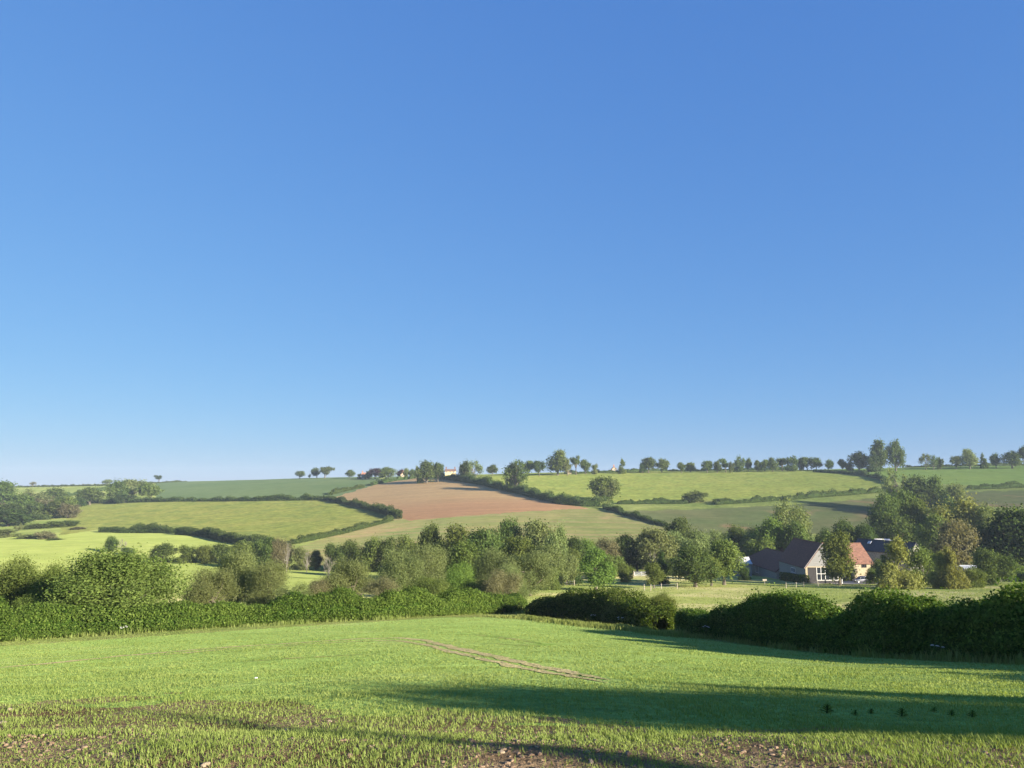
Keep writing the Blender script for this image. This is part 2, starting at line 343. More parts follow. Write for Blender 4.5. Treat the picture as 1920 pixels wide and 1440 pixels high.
def build_land():
    t = np.concatenate([-np.geomspace(12, 1.95, 16), np.linspace(-1.9, -0.85, 60), np.linspace(-0.845, 0.845, 930), np.linspace(0.85, 1.9, 60), np.geomspace(1.95, 12, 16)])
    d = np.concatenate([np.linspace(2, 5.6, 12), np.exp(np.arange(math.log(6), math.log(60), 0.013)), np.exp(np.arange(math.log(60), math.log(300), 0.008)), np.exp(np.arange(math.log(300), math.log(1300), 0.0042)), np.exp(np.linspace(math.log(1300), math.log(1950), 12))])
    T, D = np.meshgrid(t, d)
    X = np.clip(T * D, -3300, 3300); Z = zfun(X, D)
    nt_, nd = len(t), len(d)
    V = np.stack([X, D, Z], -1).reshape(-1, 3)
    i = np.arange(nd - 1)[:, None] * nt_ + np.arange(nt_ - 1)[None, :]
    faces = np.stack([i, i + 1, i + 1 + nt_, i + nt_], -1).reshape(-1, 4)
    c = V[faces].mean(1)
    s = c[:, 2] / c[:, 1]; v = row_of(s); b = (720 - v) / F
    u = 960 + F * (c[:, 0] / c[:, 1]) * (cp - b * sp)
    wob = np.clip(c[:, 1] / 400, 0, 1)
    vv = v + wob * 1.0 * fnoise(c[:, 0], c[:, 1], 6, 21); uu = u + wob * 2.5 * fnoise(c[:, 0], c[:, 1], 5, 22)
    owner = np.full(len(faces), -1)
    for k, f in enumerate(FIELDS):
        m = (owner < 0) & (c[:, 1] > f[5]) & (c[:, 1] < f[6]) & inside(f[4], uu, vv)
        owner[m] = k
    # the headland close to the viewer, where the crop is thin on cloddy soil
    yb = np.clip(11.3 - 0.35 * c[:, 0], 8.3, 13.5)
    hd = (owner == 0) & (c[:, 1] < yb - 0.6 + 1.2 * fnoise(c[:, 0], c[:, 1], 2.0, 31) + 0.8 * fnoise(c[:, 0], c[:, 1], 0.6, 32))
    owner[hd] = len(FIELDS)
    owner[c[:, 1] < 6] = len(FIELDS)
    owner[(owner == -1) & (c[:, 1] > 232)] = -2
    for k in range(-2, len(FIELDS) + 1):
        fs = faces[owner == k]
        if not len(fs): continue
        used, inv = np.unique(fs, return_inverse=True); fs = inv.reshape(-1, 4)
        if k == -2: nm, lb, ct, mt = 'hill_pasture', 'dull green pasture between the fields of the far slope', 'pasture', M_HILL
        elif k == -1: nm, lb, ct, mt = 'ground', 'open grassy ground of the valley with pale hay patches', 'ground', M_MEADOW
        elif k == len(FIELDS): nm, lb, ct, mt = 'headland', 'cloddy headland soil at the near edge of the young crop', 'ground', M_HEAD
        else: nm, lb, ct, mt = FIELDS[k][:4]
        o = link(nm, mesh_np(nm, V[used], fs, mt, True)); tag(o, lb, ct, kind='structure')
    # the ground on either side of and behind the viewer
    ys = np.array([2, 0, -4, -12, -30, -60, -120.0]); xs = np.linspace(-24, 24, 25)
    P = np.array([[x * (1 + 0.06 * (2 - y)), y, float(zfun(x, y))] for y in ys for x in xs])
    n = len(xs); i = np.arange(len(ys) - 1)[:, None] * n + np.arange(n - 1)[None, :]
    o = link('ground', mesh_np('ground', P, np.stack([i, i + n, i + n + 1, i + 1], -1).reshape(-1, 4), M_HEAD, True)); tag(o, 'bare cloddy ground behind the viewpoint', 'ground', kind='structure')
build_land()

TRACKS = []
def ribbon(name, pts, width, mat, label, cat, lift=0.011, wob=0.3):
    """a worn strip lying on the ground along pts (x, y)"""
    P = np.array([(p[0], p[1]) for p in pts], float)
    seg = np.linalg.norm(np.diff(P, axis=0), axis=1); L = np.concatenate([[0], np.cumsum(seg)])
    n = max(int(L[-1] / 0.35), 8); l = np.linspace(0, L[-1], n)
    Q = np.stack([np.interp(l, L, P[:, 0]), np.interp(l, L, P[:, 1])], 1)
    for _ in range(3): Q[1:-1] = (Q[:-2] + 2 * Q[1:-1] + Q[2:]) / 4
    TRACKS.append((Q, width))
    tg = np.gradient(Q, axis=0); tg /= np.linalg.norm(tg, axis=1)[:, None]; nn = np.stack([-tg[:, 1], tg[:, 0]], 1)
    k = 5; rows = []
    taper = np.clip(np.minimum(np.arange(n), np.arange(n)[::-1]) / 6, 0.05, 1)
    for j in range(k):
        f = (j / (k - 1) - 0.5)
        w = width * taper * (1 + wob * rng.standard_normal(n) * (abs(f) > 0.4))
        p = Q + nn * (f * w)[:, None]; rows.append(np.column_stack([p, zfun(p[:, 0], p[:, 1]) + lift]))
    V = np.stack(rows, 1).reshape(-1, 3)
    i = np.arange(n - 1)[:, None] * k + np.arange(k - 1)[None, :]
    o = link(name, mesh_np(name, V, np.stack([i, i + k, i + k + 1, i + 1], -1).reshape(-1, 4), mat, True)); tag(o, label, cat, kind='structure'); return o

M_TRACK = field_mat('wheel_track', (0.44, 0.385, 0.18), (0.50, 0.42, 0.22), 0.3, 4.0, (0.29, 0.37, 0.10), 0.45, (0.56, 0.70), bump=0.8, bumpscale=5.0)
M_TRACK2 = field_mat('faint_track', (0.30, 0.34, 0.10), (0.38, 0.33, 0.15), 0.3, 4.0, (0.24, 0.36, 0.08), 0.4, (0.42, 0.55), bump=0.8, bumpscale=5.0)
tr = lambda pts: [pix(u, v, 5, 90).xy for u, v in pts]
ribbon('wheel_track', tr([(-60, 1257), (60, 1247), (150, 1238), (240, 1229), (370, 1218), (520, 1208), (640, 1200), (740, 1196), (800, 1201), (845, 1213), (900, 1226), (960, 1239), (1010, 1250), (1080, 1264), (1145, 1276)]), 0.48, M_TRACK, 'bare wheel track curving over the brow of the young crop', 'track')
ribbon('wheel_track', tr([(250, 1232), (370, 1222), (520, 1212), (640, 1204), (745, 1201), (795, 1208), (835, 1220), (900, 1235), (960, 1249), (1060, 1266), (1140, 1281)]), 0.36, M_TRACK, 'second bare wheel track beside the first, nearer the viewer', 'track')
ribbon('wheel_track', tr([(430, 1243), (520, 1237), (590, 1232), (660, 1228), (720, 1226)]), 0.4, M_TRACK2, 'short faint wheel track in the middle of the crop', 'track')
ribbon('wheel_track', tr([(860, 1188), (930, 1194), (980, 1201), (1030, 1210)]), 0.5, M_TRACK2, 'short worn patch on the brow right of the bend', 'track')
ribbon('wheel_track', tr([(900, 1207), (1000, 1211), (1060, 1207)]), 0.8, M_TRACK2, 'reddish worn patch beside the bend of the tracks', 'track')
M_DRIVE = plain_mat('gravel_drive', (0.36, 0.33, 0.28), 0.25, 3.0, 0.95)
# ------------------------------------------------------------------ foliage
def leaf_quads(P, Nrm, size, tint, r, jitter=0.8, aspect=0.62):
    """one small diamond-folded leaf spray per point"""
    n = len(P)
    nn = Nrm + jitter * r.standard_normal((n, 3)); nn /= np.linalg.norm(nn, axis=1)[:, None] + 1e-9
    a = np.cross(nn, r.standard_normal((n, 3))); a /= np.linalg.norm(a, axis=1)[:, None] + 1e-9
    b = np.cross(nn, a)
    sz = size * (0.6 + 0.8 * r.random(n)); sa = (sz * 0.5)[:, None]; sb = (sz * 0.5 * aspect)[:, None]
    V = np.stack([P - a * sa, P - b * sb + nn * sb * 0.25, P + a * sa, P + b * sb + nn * sb * 0.25], 1).reshape(-1, 3)
    Fc = np.arange(4 * n).reshape(-1, 4)
    return V, Fc, tint

def sph(n, r):
    p = r.standard_normal((n, 3)); return p / np.linalg.norm(p, axis=1)[:, None]

def crown_from_blobs(blobs, nl, leaf, r, clump=0.055, per=14, shell=0.75):
    """leaf clumps spread through a few overlapping lobes; returns verts, faces, tint"""
    vol = np.array([b[3] ** 2 for b in blobs]); cnt = np.maximum((nl / per * vol / vol.sum()).astype(int), 3)
    C, Nn, T = [], [], []
    for (x, y, z, R, fz), k in zip(blobs, cnt):
        dirs = sph(k, r); rad = R * (shell + (1.08 - shell) * r.random(k) ** 0.6)
        inner = r.random(k) < 0.18; rad[inner] *= r.random(inner.sum())
        c = np.array([x, y, z]) + dirs * rad[:, None] * np.array([1, 1, fz])
        C.append(c); Nn.append(dirs); T.append(np.full(k, r.normal(0, 0.10)) + r.normal(0, 0.16, k))
    C = np.concatenate(C); Nn = np.concatenate(Nn); T = np.concatenate(T)
    P = np.repeat(C, per, 0) + r.standard_normal((len(C) * per, 3)) * clump * (0.5 + r.random((len(C) * per, 1)))
    N2 = np.repeat(Nn, per, 0) + np.array([0, 0, 0.35]); tint = np.clip(0.45 + np.repeat(T, per) + r.normal(0, 0.15, len(P)), 0, 1)
    ok = P[:, 2] > 0.004
    return leaf_quads(P[ok], N2[ok], leaf, tint[ok], r)

def limbs(blobs, r, base=0.035, top=0.5, kind='', dense=1.0):
    m = MB(); n = 6
    lean = r.normal(0, 0.03, 2)
    tk = [Vector((lean[0] * f * f, lean[1] * f * f, top * f)) for f in np.linspace(0, 1, 5)]
    for i in range(4):
        r0 = base * (1 - 0.16 * i) * (1.35 if i == 0 else 1); r1 = base * (1 - 0.16 * (i + 1)); m.bar(tk[i], tk[i + 1], r0, r1, n, i in (0, 3))
    for (x, y, z, R, fz) in blobs:
        st = tk[int(r.integers(1, 5))] if z > 0.35 else tk[1]
        e = Vector((x, y, z)); mid = (st + e) / 2 + Vector(r.normal(0, 0.025, 3)) - Vector((0, 0, 0.03))
        m.bar(st, mid, base * 0.5, base * 0.3, 5, False); m.bar(mid, e, base * 0.3, base * 0.14, 5, False)
        for _ in range(int(3 * dense)):
            q = e + Vector(sph(1, r)[0]) * R * 0.95; m.bar(mid.lerp(e, 0.6), q, base * 0.14, base * 0.04, 4, False)
    return m

def blob_set(kind, r):
    B = []
    if kind == 'round':
        for _ in range(13):
            d = sph(1, r)[0]; B.append((d[0] * 0.30, d[1] * 0.30, 0.60 + d[2] * 0.24, r.uniform(0.13, 0.21), 0.9))
        B.append((0, 0, 0.62, 0.26, 1.0))
    elif kind == 'broad':
        for _ in range(15):
            d = sph(1, r)[0]; B.append((d[0] * 0.34, d[1] * 0.34, 0.55 + d[2] * 0.26, r.uniform(0.11, 0.18), 1.1))
        for _ in range(6):
            a = r.uniform(0, 6.28); B.append((0.33 * math.cos(a), 0.33 * math.sin(a), r.uniform(0.24, 0.4), r.uniform(0.10, 0.15), 1.0))
        for _ in range(5):
            a = r.uniform(0, 6.28); B.append((0.13 * math.cos(a), 0.13 * math.sin(a), r.uniform(0.76, 0.9), r.uniform(0.09, 0.14), 1.0))
        B.append((0, 0, 0.55, 0.27, 1.1))
    elif kind == 'tall':
        for _ in range(14):
            z = r.uniform(0.22, 0.86); a = r.uniform(0, 6.28); q = 0.30 * math.sin(min(1, (z - 0.05) / 0.9) * math.pi) ** 0.7 * r.uniform(0.4, 1)
            B.append((q * math.cos(a), q * math.sin(a), z, r.uniform(0.13, 0.2), 0.75))
    elif kind == 'willow':
        for _ in range(22):
            z = r.uniform(0.12, 0.9); a = r.uniform(0, 6.28); q = 0.36 * math.sin(min(1, (z + 0.12) / 1.1) * math.pi) ** 0.6 * math.sqrt(r.uniform(0.1, 1))
            B.append((q * math.cos(a), q * math.sin(a), z, r.uniform(0.09, 0.15), 1.15))
    elif kind == 'shrub':
        for _ in range(15):
            a = r.uniform(0, 6.28); q = math.sqrt(r.random()) * 0.36; zt = 0.82 * (1 - 1.6 * q * q)
            B.append((q * math.cos(a), q * math.sin(a), r.uniform(0.12, max(zt, 0.2)), r.uniform(0.13, 0.22), 0.95))
    elif kind == 'cone':
        for _ in range(20):
            z = r.uniform(0.08, 0.93); a = r.uniform(0, 6.28); q = 0.40 * (1 - z) ** 0.8 * r.uniform(0.3, 1)
            B.append((q * math.cos(a), q * math.sin(a), z, 0.06 + 0.12 * (1 - z), 1.1))
    elif kind == 'young':
        for _ in range(14):
            z = r.uniform(0.28, 0.92); a = r.uniform(0, 6.28); q = 0.36 * (1 - abs(z - 0.42) / 0.62) * r.uniform(0.35, 1)
            B.append((q * math.cos(a), q * math.sin(a), z, r.uniform(0.11, 0.17), 0.95))
    elif kind == 'sparse':
        for _ in range(16):
            d = sph(1, r)[0]; B.append((d[0] * 0.34, d[1] * 0.34, 0.58 + d[2] * 0.32, r.uniform(0.08, 0.14), 0.9))
    elif kind == 'wind':
        for _ in range(10):
            z = r.uniform(0.45, 0.88); B.append((0.55 * (z - 0.6) + r.normal(0, 0.16), r.normal(0, 0.15), z, r.uniform(0.11, 0.18), 0.75))
    elif kind == 'pine':
        for _ in range(9):
            a = r.uniform(0, 6.28); q = 0.34 * r.random(); B.append((q * math.cos(a), q * math.sin(a), r.uniform(0.55, 0.9), r.uniform(0.10, 0.17), 0.5))
    elif kind == 'bare':
        for _ in range(16):
            d = sph(1, r)[0]; B.append((d[0] * 0.30, d[1] * 0.30, 0.62 + d[2] * 0.34, 0.12, 1.0))
    return B

TRUNK = {'round': (0.035, 0.5), 'broad': (0.04, 0.45), 'tall': (0.028, 0.7), 'willow': (0.03, 0.5), 'shrub': (0.022, 0.25), 'cone': (0.022, 0.8), 'young': (0.026, 0.7), 'sparse': (0.03, 0.55), 'wind': (0.035, 0.55), 'pine': (0.04, 0.65), 'bare': (0.028, 0.55)}
NL = {'hi': 46000, 'mid': 11000, 'lo': 4200}
LS = {'hi': 0.0215, 'mid': 0.042, 'lo': 0.062}
NVAR = {'hi': 3, 'mid': 3, 'lo': 3}
_protos = {}
def proto(kind, lod, var):
    key = (kind, lod, var)
    if key in _protos: return _protos[key]
    r = np.random.default_rng(sum(ord(c) for c in kind) * 31 + var * 7 + 1)
    B = blob_set(kind, r)
    tb, tt = TRUNK[kind]
    wood = limbs(B, r, tb, tt, kind, 3.0 if kind == 'bare' else 1.3 if kind in ('sparse',) else 1.0)
    wv = np.array([tuple(p) for p in wood.v])
    if kind == 'bare':
        lv = None; ref = wv
    else:
        n = NL[lod] * {'sparse': 0.42, 'willow': 0.9, 'pine': 0.7}.get(kind, 1.0); ls = LS[lod] * {'willow': 0.85, 'sparse': 0.95}.get(kind, 1.0)
        lv, lf, lt = crown_from_blobs(B, n, ls, r, {'willow': 0.05, 'sparse': 0.055, 'cone': 0.035}.get(kind, 0.045), 14, 0.6 if kind == 'willow' else 0.72)
        ref = lv
    top = np.percentile(ref[:, 2], 99.6); wx = np.percentile(np.abs(ref[:, :2]), 98.5) * 2
    S = np.array([1 / wx, 1 / wx, 1 / top])
    wood.v = [tuple(p) for p in wv * S]
    wm = wood.mesh('wood_' + kind, BARK)
    cm = None
    if lv is not None: cm = mesh_np('leaves_' + kind, lv * S, lf, LEAF['mid'], False, lt)
    _protos[key] = (wm, cm); return _protos[key]

_seen = {}
def plant(kind, mat, u, vtop, w, d, label, name='tree', cat='tree', group=None, bark=None, vb=None, dz=0.0, rz=None):
    """a tree or bush at bearing u and distance d, its top at vtop and w wide across (both in frame units)"""
    if vb is not None and d is None: p = pix(u, vb)
    else: p = at(u, d)
    d = p.y
    H = max(float(slope_of(vtop)) * d - p.z, 0.6); W = w * d / F
    lod = 'hi' if d < 135 else 'mid' if d < 330 else 'lo'
    k = (kind, lod); _seen[k] = _seen.get(k, -1) + 1
    wm, cm = proto(kind, lod, _seen[k] % NVAR[lod])
    o = empty(name, (p.x, p.y, p.z - 0.08 + dz), random.uniform(0, 6.28) if rz is None else rz)
    o.scale = (W, W, H + 0.08)
    tag(o, label, cat, group)
    def child(nm, me, mt):
        c = link(nm, me, o); c.material_slots[0].link = 'OBJECT'; c.material_slots[0].material = mt; return c
    child('branches' if kind in ('shrub', 'bare') and name != 'tree' else 'trunk', wm, bark or BARK)
    if cm is not None: child('foliage' if kind == 'shrub' else 'crown', cm, LEAF[mat])
    return o

def hedge(pts, h, w, leaf, mat, label, n=None, bumps=0.18, bumplen=3.0, group=None, tops=(), name='hedge', coreshrink=0.68, fuzz=0.12, cat='hedge'):
    """a hedge run along world points: solid twiggy heart, leaves all over; tops = [(fraction, half length m, extra height m)]"""
    P = np.array([(p[0], p[1]) for p in pts], float)
    seg = np.linalg.norm(np.diff(P, axis=0), axis=1); Lc = np.concatenate([[0], np.cumsum(seg)]); LL = Lc[-1]
    r = np.random.default_rng(int(abs(P[0, 0] * 13 + P[-1, 1] * 7)) % 100000 + 3)
    hs = np.atleast_1d(np.asarray(h, float)); ws = np.atleast_1d(np.asarray(w, float))
    off = r.random() * 100
    def prof(l):
        f = l / LL
        hh = np.interp(f, np.linspace(0, 1, len(hs)), hs) if len(hs) > 1 else np.full(l.shape, hs[0])
        hh = hh * (1 + bumps * fnoise(l + off, l * 0, bumplen, 5) + bumps * 0.5 * fnoise(l + off, l * 0 + 9, bumplen * 0.33, 6))
        for tf, tl, te in tops: hh = hh + te * np.exp(-((f * LL - tf * LL) / tl) ** 4)
        ww = np.interp(f, np.linspace(0, 1, len(ws)), ws) if len(ws) > 1 else np.full(l.shape, ws[0])
        ww = ww * (1 + 0.16 * fnoise(l + off + 50, l * 0, bumplen * 0.8, 7))
        end = np.clip(np.minimum(l, LL - l) / (0.5 * ww.mean()), 0, 1) ** 0.5
        return hh * (0.55 + 0.45 * end), ww * (0.35 + 0.65 * end)
    def place(l):
        x = np.interp(l, Lc, P[:, 0]); y = np.interp(l, Lc, P[:, 1]); e = min(0.5 + LL * 0.01, 2)
        tx = np.interp(l + e, Lc, P[:, 0]) - np.interp(l - e, Lc, P[:, 0]); ty = np.interp(l + e, Lc, P[:, 1]) - np.interp(l - e, Lc, P[:, 1])
        q = np.hypot(tx, ty) + 1e-9; return x, y, -ty / q, tx / q, tx / q, ty / q
    def section(l, th, rad):
        hh, ww = prof(l); x, y, nx, ny, tx, ty = place(l)
        c, s_ = np.cos(th), np.sin(th); e = 0.62
        a = np.sign(c) * np.abs(c) ** e * 0.5 * ww * rad; b = (np.sign(s_) * np.abs(s_) ** e * 0.52 + 0.48) * hh * (1 - (1 - rad) * 0.6)
        px, py = x + nx * a, y + ny * a
        nz = s_; return np.stack([px, py, zfun(px, py) + np.maximum(b, 0.02)], 1), np.stack([nx * c, ny * c, nz], 1), hh
    per = 2 * hs.mean() + ws.mean(); area = LL * per
    if n is None: n = int(min(max(area / (leaf * leaf * 0.62) * 2.6, 400), 110000))
    l = r.random(n) * LL; th = r.uniform(-0.75, math.pi + 0.75, n)
    kk = max(int(n / 11), 20); cl = r.random(kk) * LL; cth = r.uniform(-0.75, math.pi + 0.75, kk); which = r.integers(0, kk, n)
    cl_s = leaf * 2.2; l2 = np.clip(cl[which] + r.normal(0, cl_s, n), 0, LL); th2 = cth[which] + r.normal(0, cl_s / max(hs.mean(), 0.5) * 0.9, n)
    use = r.random(n) < 0.65; l = np.where(use, l2, l); th = np.where(use, th2, th)
    crad = r.normal(0, 0.07, kk); ctint = r.normal(0, 0.24, kk)
    rad = 1 - np.abs(r.normal(0, fuzz, n)) + np.where(use, crad[which], 0) + fuzz * 0.4
    if leaf < 0.25:      # stray shoots
        sh = np.where(use, np.maximum(r.normal(-0.16, 0.16, kk), 0)[which], 0); rad = rad + sh * (np.sin(th) > 0.3)
    Pt, Nn, hh = section(l, th, rad)
    tint = np.clip(0.42 + np.where(use, ctint[which], 0) + 0.2 * fnoise(l, l * 0, bumplen * 2, 8) + r.normal(0, 0.16, n), 0, 1)
    V, Fc, tn = leaf_quads(Pt, Nn + np.array([0, 0, 0.3]), leaf, tint, r)
    nl = max(int(LL / max(leaf * 3, hs.mean() * 0.25)), 4); na = 12
    gl = np.repeat(np.linspace(0.02 * LL, 0.98 * LL, nl), na); gt = np.tile(np.linspace(-0.7, math.pi + 0.7, na), nl)
    G, _, _ = section(gl, gt, np.full(len(gl), coreshrink)); G += r.normal(0, leaf * 0.3, G.shape)
    i = np.arange(nl - 1)[:, None] * na + np.arange(na - 1)[None, :]
    gf = np.stack([i, i + na, i + na + 1, i + 1], -1).reshape(-1, 4)
    me = mesh_np(name, np.concatenate([V, G]), np.concatenate([Fc, gf + len(V)]), [LEAF[mat]], False, np.concatenate([tn, np.full(len(gf), 0.05)]))
    o = link(name, me); tag(o, label, cat, group); return o

def hp(pts, dmin=3.2, dmax=1500): return [pix(u, v, dmin, dmax).xy for u, v in pts]
# ------------------------------------------------------------------ hedges
G_NEAR = 'field hedges close by'; G_FAR = 'hedges on the far slope'
fh = hp(HEDGE_FRONT, 20, 95)
hedge(fh, [2.1, 2.2, 2.3, 2.0, 1.75, 1.75, 1.95, 2.05, 2.0, 1.5], [2.4, 2.2], 0.135, 'hedge', 'long leafy hedge along the bottom edge of the crop, left of the gap', n=140000, bumps=0.26, bumplen=2.2, group=G_NEAR, fuzz=0.19)
ch = hp([(992, 1153), (1050, 1158), (1110, 1165), (1170, 1173), (1215, 1179), (1244, 1184)], 30, 95)
hedge(ch, [1.2, 1.6, 2.3, 2.9, 2.5, 2.2, 1.8], [2.6, 3.2, 3.0], 0.15, 'hedge', 'dark overgrown humped hedge between the clipped hedge and the gateway gap', bumps=0.16, bumplen=2.2, group=G_NEAR, fuzz=0.16)
plant('shrub', 'mid', 1234, 1113, 56, 63, 'round leafy bush closing the end of the humped hedge beside the gap', 'bush', 'bush', 'bushes in the near hedges', dz=0.0)
plant('shrub', 'olive', 1152, 1108, 46, 66, 'pale leafed elder bush poking out of the humped hedge', 'bush', 'bush', 'bushes in the near hedges')
rh_px = [(1284, 1189), (1330, 1195), (1400, 1203), (1500, 1217), (1620, 1228), (1750, 1236), (1920, 1243)]
rh = [Vector(p) for p in hp(rh_px, 20, 95)]
rh += [Vector((22.5, 22.0)), Vector((24.5, 14.0))]
_L = np.concatenate([[0], np.cumsum([(rh[i + 1] - rh[i]).length for i in range(len(rh) - 1)])])
_fr = lambda u: float(np.interp(u, [q[0] for q in rh_px], _L[:len(rh_px)])) / _L[-1]
_ln = lambda u0, u1: (_fr(u1) - _fr(u0)) * _L[-1] / 2
RH_TOPS = [((_fr(1400) + _fr(1572)) / 2, _ln(1400, 1572) * 0.9, 0.9), ((_fr(1600) + _fr(1772)) / 2, _ln(1600, 1772) * 0.92, 0.95), ((_fr(1805) + _fr(1920)) / 2 + 0.04, _ln(1805, 1920) + 2.2, 0.85)]
hedge(rh, [1.55, 1.7, 1.7, 1.65, 1.65, 1.65, 1.75], [2.2, 2.3], 0.125, 'hedge', 'tall dark shaded hedge with sunlit bushy tops along the right of the crop', n=165000, bumps=0.19, bumplen=1.5, group=G_NEAR, tops=RH_TOPS, fuzz=0.20)
hedge([(24.5, 14.4), (24.2, 4), (23.6, -6), (23.4, -26)], 2.4, 2.6, 0.34, 'hedgedark', 'end of the tall shaded hedge running on past the viewpoint', n=9000, group=G_NEAR, bumps=0.2)

def far_hedge(px, hpx, label, mat='farhedge', leaf=None, dmin=200, dmax=1300, group=G_FAR, wf=0.9, bumps=0.5, n=None, fuzz=0.34):
    pts = hp(px, dmin, dmax); dm = np.mean([p.y for p in pts]); hh = [k * dm / F for k in np.atleast_1d(hpx)]
    lf = leaf or max(0.45, dm * 0.0011)
    return hedge(pts, hh, np.mean(hh) * wf + 0.6, lf, mat, label, n=n, bumps=bumps, bumplen=max(4.5, np.mean(hh) * 1.5), group=group, fuzz=fuzz)
far_hedge([(148, 943.5), (200, 943), (300, 941), (400, 940), (500, 939), (570, 938), (622, 938)], [8, 8, 7, 6, 6, 7, 9], 'long dark hedge between the blue green wheat and the rough pasture')
far_hedge([(612, 938), (650, 945), (690, 955), (720, 963), (750, 973)], [9, 10, 11, 11, 11], 'dark hedge running down the left side of the ploughed field')
far_hedge([(620, 928), (650, 920.5), (682, 914)], [7, 7, 6], 'lower piece of the broken hedge between wheat and ploughed field')
far_hedge([(696, 910.5), (730, 903.5), (760, 899), (790, 895)], [6, 6, 5, 5], 'upper piece of the broken hedge between wheat and ploughed field')
far_hedge([(785, 894), (830, 898.5), (880, 905), (905, 910), (960, 923), (1010, 935), (1050, 945), (1095, 949), (1150, 951)], [7, 9, 10, 11, 12, 12, 12, 11, 11], 'thick dark hedge down the right side of the ploughed field')
far_hedge([(1132, 953), (1170, 965), (1200, 974), (1250, 988)], [8, 9, 9, 9], 'hedge running downhill to the right from the big field tree')
far_hedge([(1158, 945.5), (1220, 945), (1290, 944.5)], [7, 8, 8], 'hedge along the lower edge of the hay field left of the round bush')
far_hedge([(1340, 947), (1400, 943), (1460, 938.5), (1570, 930), (1640, 924), (1668, 920)], [7, 8, 9, 9, 8, 8], 'hedge along the lower edge of the hay field right of the round bush')
far_hedge([(1058, 888), (1160, 886), (1250, 883.5), (1330, 882)], [4, 4.5, 4, 4], 'low hedge along the top edge of the hay field')
far_hedge([(1325, 881), (1400, 879.5), (1480, 881)], [4, 5, 5], 'low dark hedge under the skyline tree row on the right')
far_hedge([(1525, 885), (1580, 888), (1620, 892), (1650, 899), (1672, 908)], [5, 6, 8, 9, 9], 'dark curving hedge dropping from the skyline to the willow')
far_hedge([(1815, 918), (1870, 916), (1920, 914), (2060, 908)], [8, 9, 9, 9], 'hedge between the upland field and the bare field at far right')
far_hedge([(1692, 873), (1760, 872.5), (1850, 871), (1920, 870), (2050, 868)], [4, 4, 4, 5, 5], 'thin dark skyline hedge at far right')
far_hedge([(186, 998), (230, 999), (280, 999), (330, 1000)], [9, 14, 14, 12], 'clipped dark hedge between the rough pasture and pale barley', dmin=250, dmax=620)
far_hedge([(330, 1002), (385, 1006), (425, 1016), (470, 1024), (545, 1027)], [16, 17, 17, 16, 14], 'bushy dark hedge curving down beside the pale barley', dmin=220, dmax=620, bumps=0.35)
far_hedge([(545, 1021), (600, 1010), (650, 999), (700, 986), (736, 976)], [11, 10, 9, 9, 8], 'hedge rising to the right under the rough pasture', mat='oak', dmin=220, dmax=620)
far_hedge([(-60, 914), (60, 913.5), (130, 912), (200, 910.5), (300, 905.5), (350, 903)], [2.4, 2.4, 2.6, 2.6, 2.4, 2], 'thin hedge along the left skyline', dmin=700, dmax=1320)
far_hedge([(100, 936), (160, 925), (215, 917)], [7, 6, 5], 'short hedge slanting up to the left skyline behind the oaks', dmin=650, dmax=1250)
far_hedge([(50, 975), (70, 975), (94, 974)], [11, 12, 11], 'short hedge at the back of the small bright field on the left', dmin=450, dmax=900)

# ------------------------------------------------------------------ trees and bushes; u, top, width, distance
T = plant
# beside the near hedge
NB = 'trees behind the near hedge'
T('broad', 'hazel', 216, 1034, 205, 61, 'large spreading tree with pale branches standing in the left hedge', bark=PALEBARK, group=NB)
T('shrub', 'mid', 10, 1050, 110, 70, 'dense leafy tree behind the hedge at the left edge', group=NB)
T('shrub', 'fresh', 82, 1062, 85, 69, 'leafy green tree filling the space left of the big spreading tree', group=NB)
T('shrub', 'fresh', 60, 1122, 90, 59.5, 'bright green low bush in the hedge left of the big tree', 'bush', 'bush', 'bushes in the near hedges')
T('shrub', 'mid', 318, 1132, 84, 61, 'low bush at the right foot of the big spreading tree', 'bush', 'bush', 'bushes in the near hedges')
T('willow', 'olive', 398, 1066, 100, 86, 'rounded pale willow right of the big spreading tree', group=NB)
T('willow', 'olive', 446, 1032, 90, 98, 'tall grey green willow rising above its neighbours left of centre', group=NB)
T('willow', 'olive', 505, 1052, 80, 92, 'pale feathery willow on the right of the tall grey one', group=NB)
T('sparse', 'olive', 552, 1092, 70, 86, 'thin low sapling bush at the right end of the willows', 'bush', 'bush', NB)
T('shrub', 'brown', 604, 1086, 52, 88, 'twiggy brown bush on the left of the middle clump', 'bush', 'bush', NB)
T('willow', 'olive', 655, 1050, 95, 90, 'bushy willow with a dark left side in the middle clump', group=NB)
T('sparse', 'brown', 718, 1082, 70, 84, 'half leafless brownish bush just behind the clipped hedge', 'bush', 'bush', NB)
T('shrub', 'fresh', 856, 1058, 70, 96, 'bright green sycamore bush in front of the wood', 'bush', 'bush', NB)
T('shrub', 'brown', 940, 1072, 70, 92, 'dark brownish bush behind the hedge below the central wood', 'bush', 'bush', NB)
T('shrub', 'mid', 800, 1085, 80, 92, 'low dull green bush left of the bright sycamore bush', 'bush', 'bush', NB)
T('shrub', 'oak', 905, 1085, 60, 95, 'low oak bush between the sycamore bush and the brown bush', 'bush', 'bush', NB)
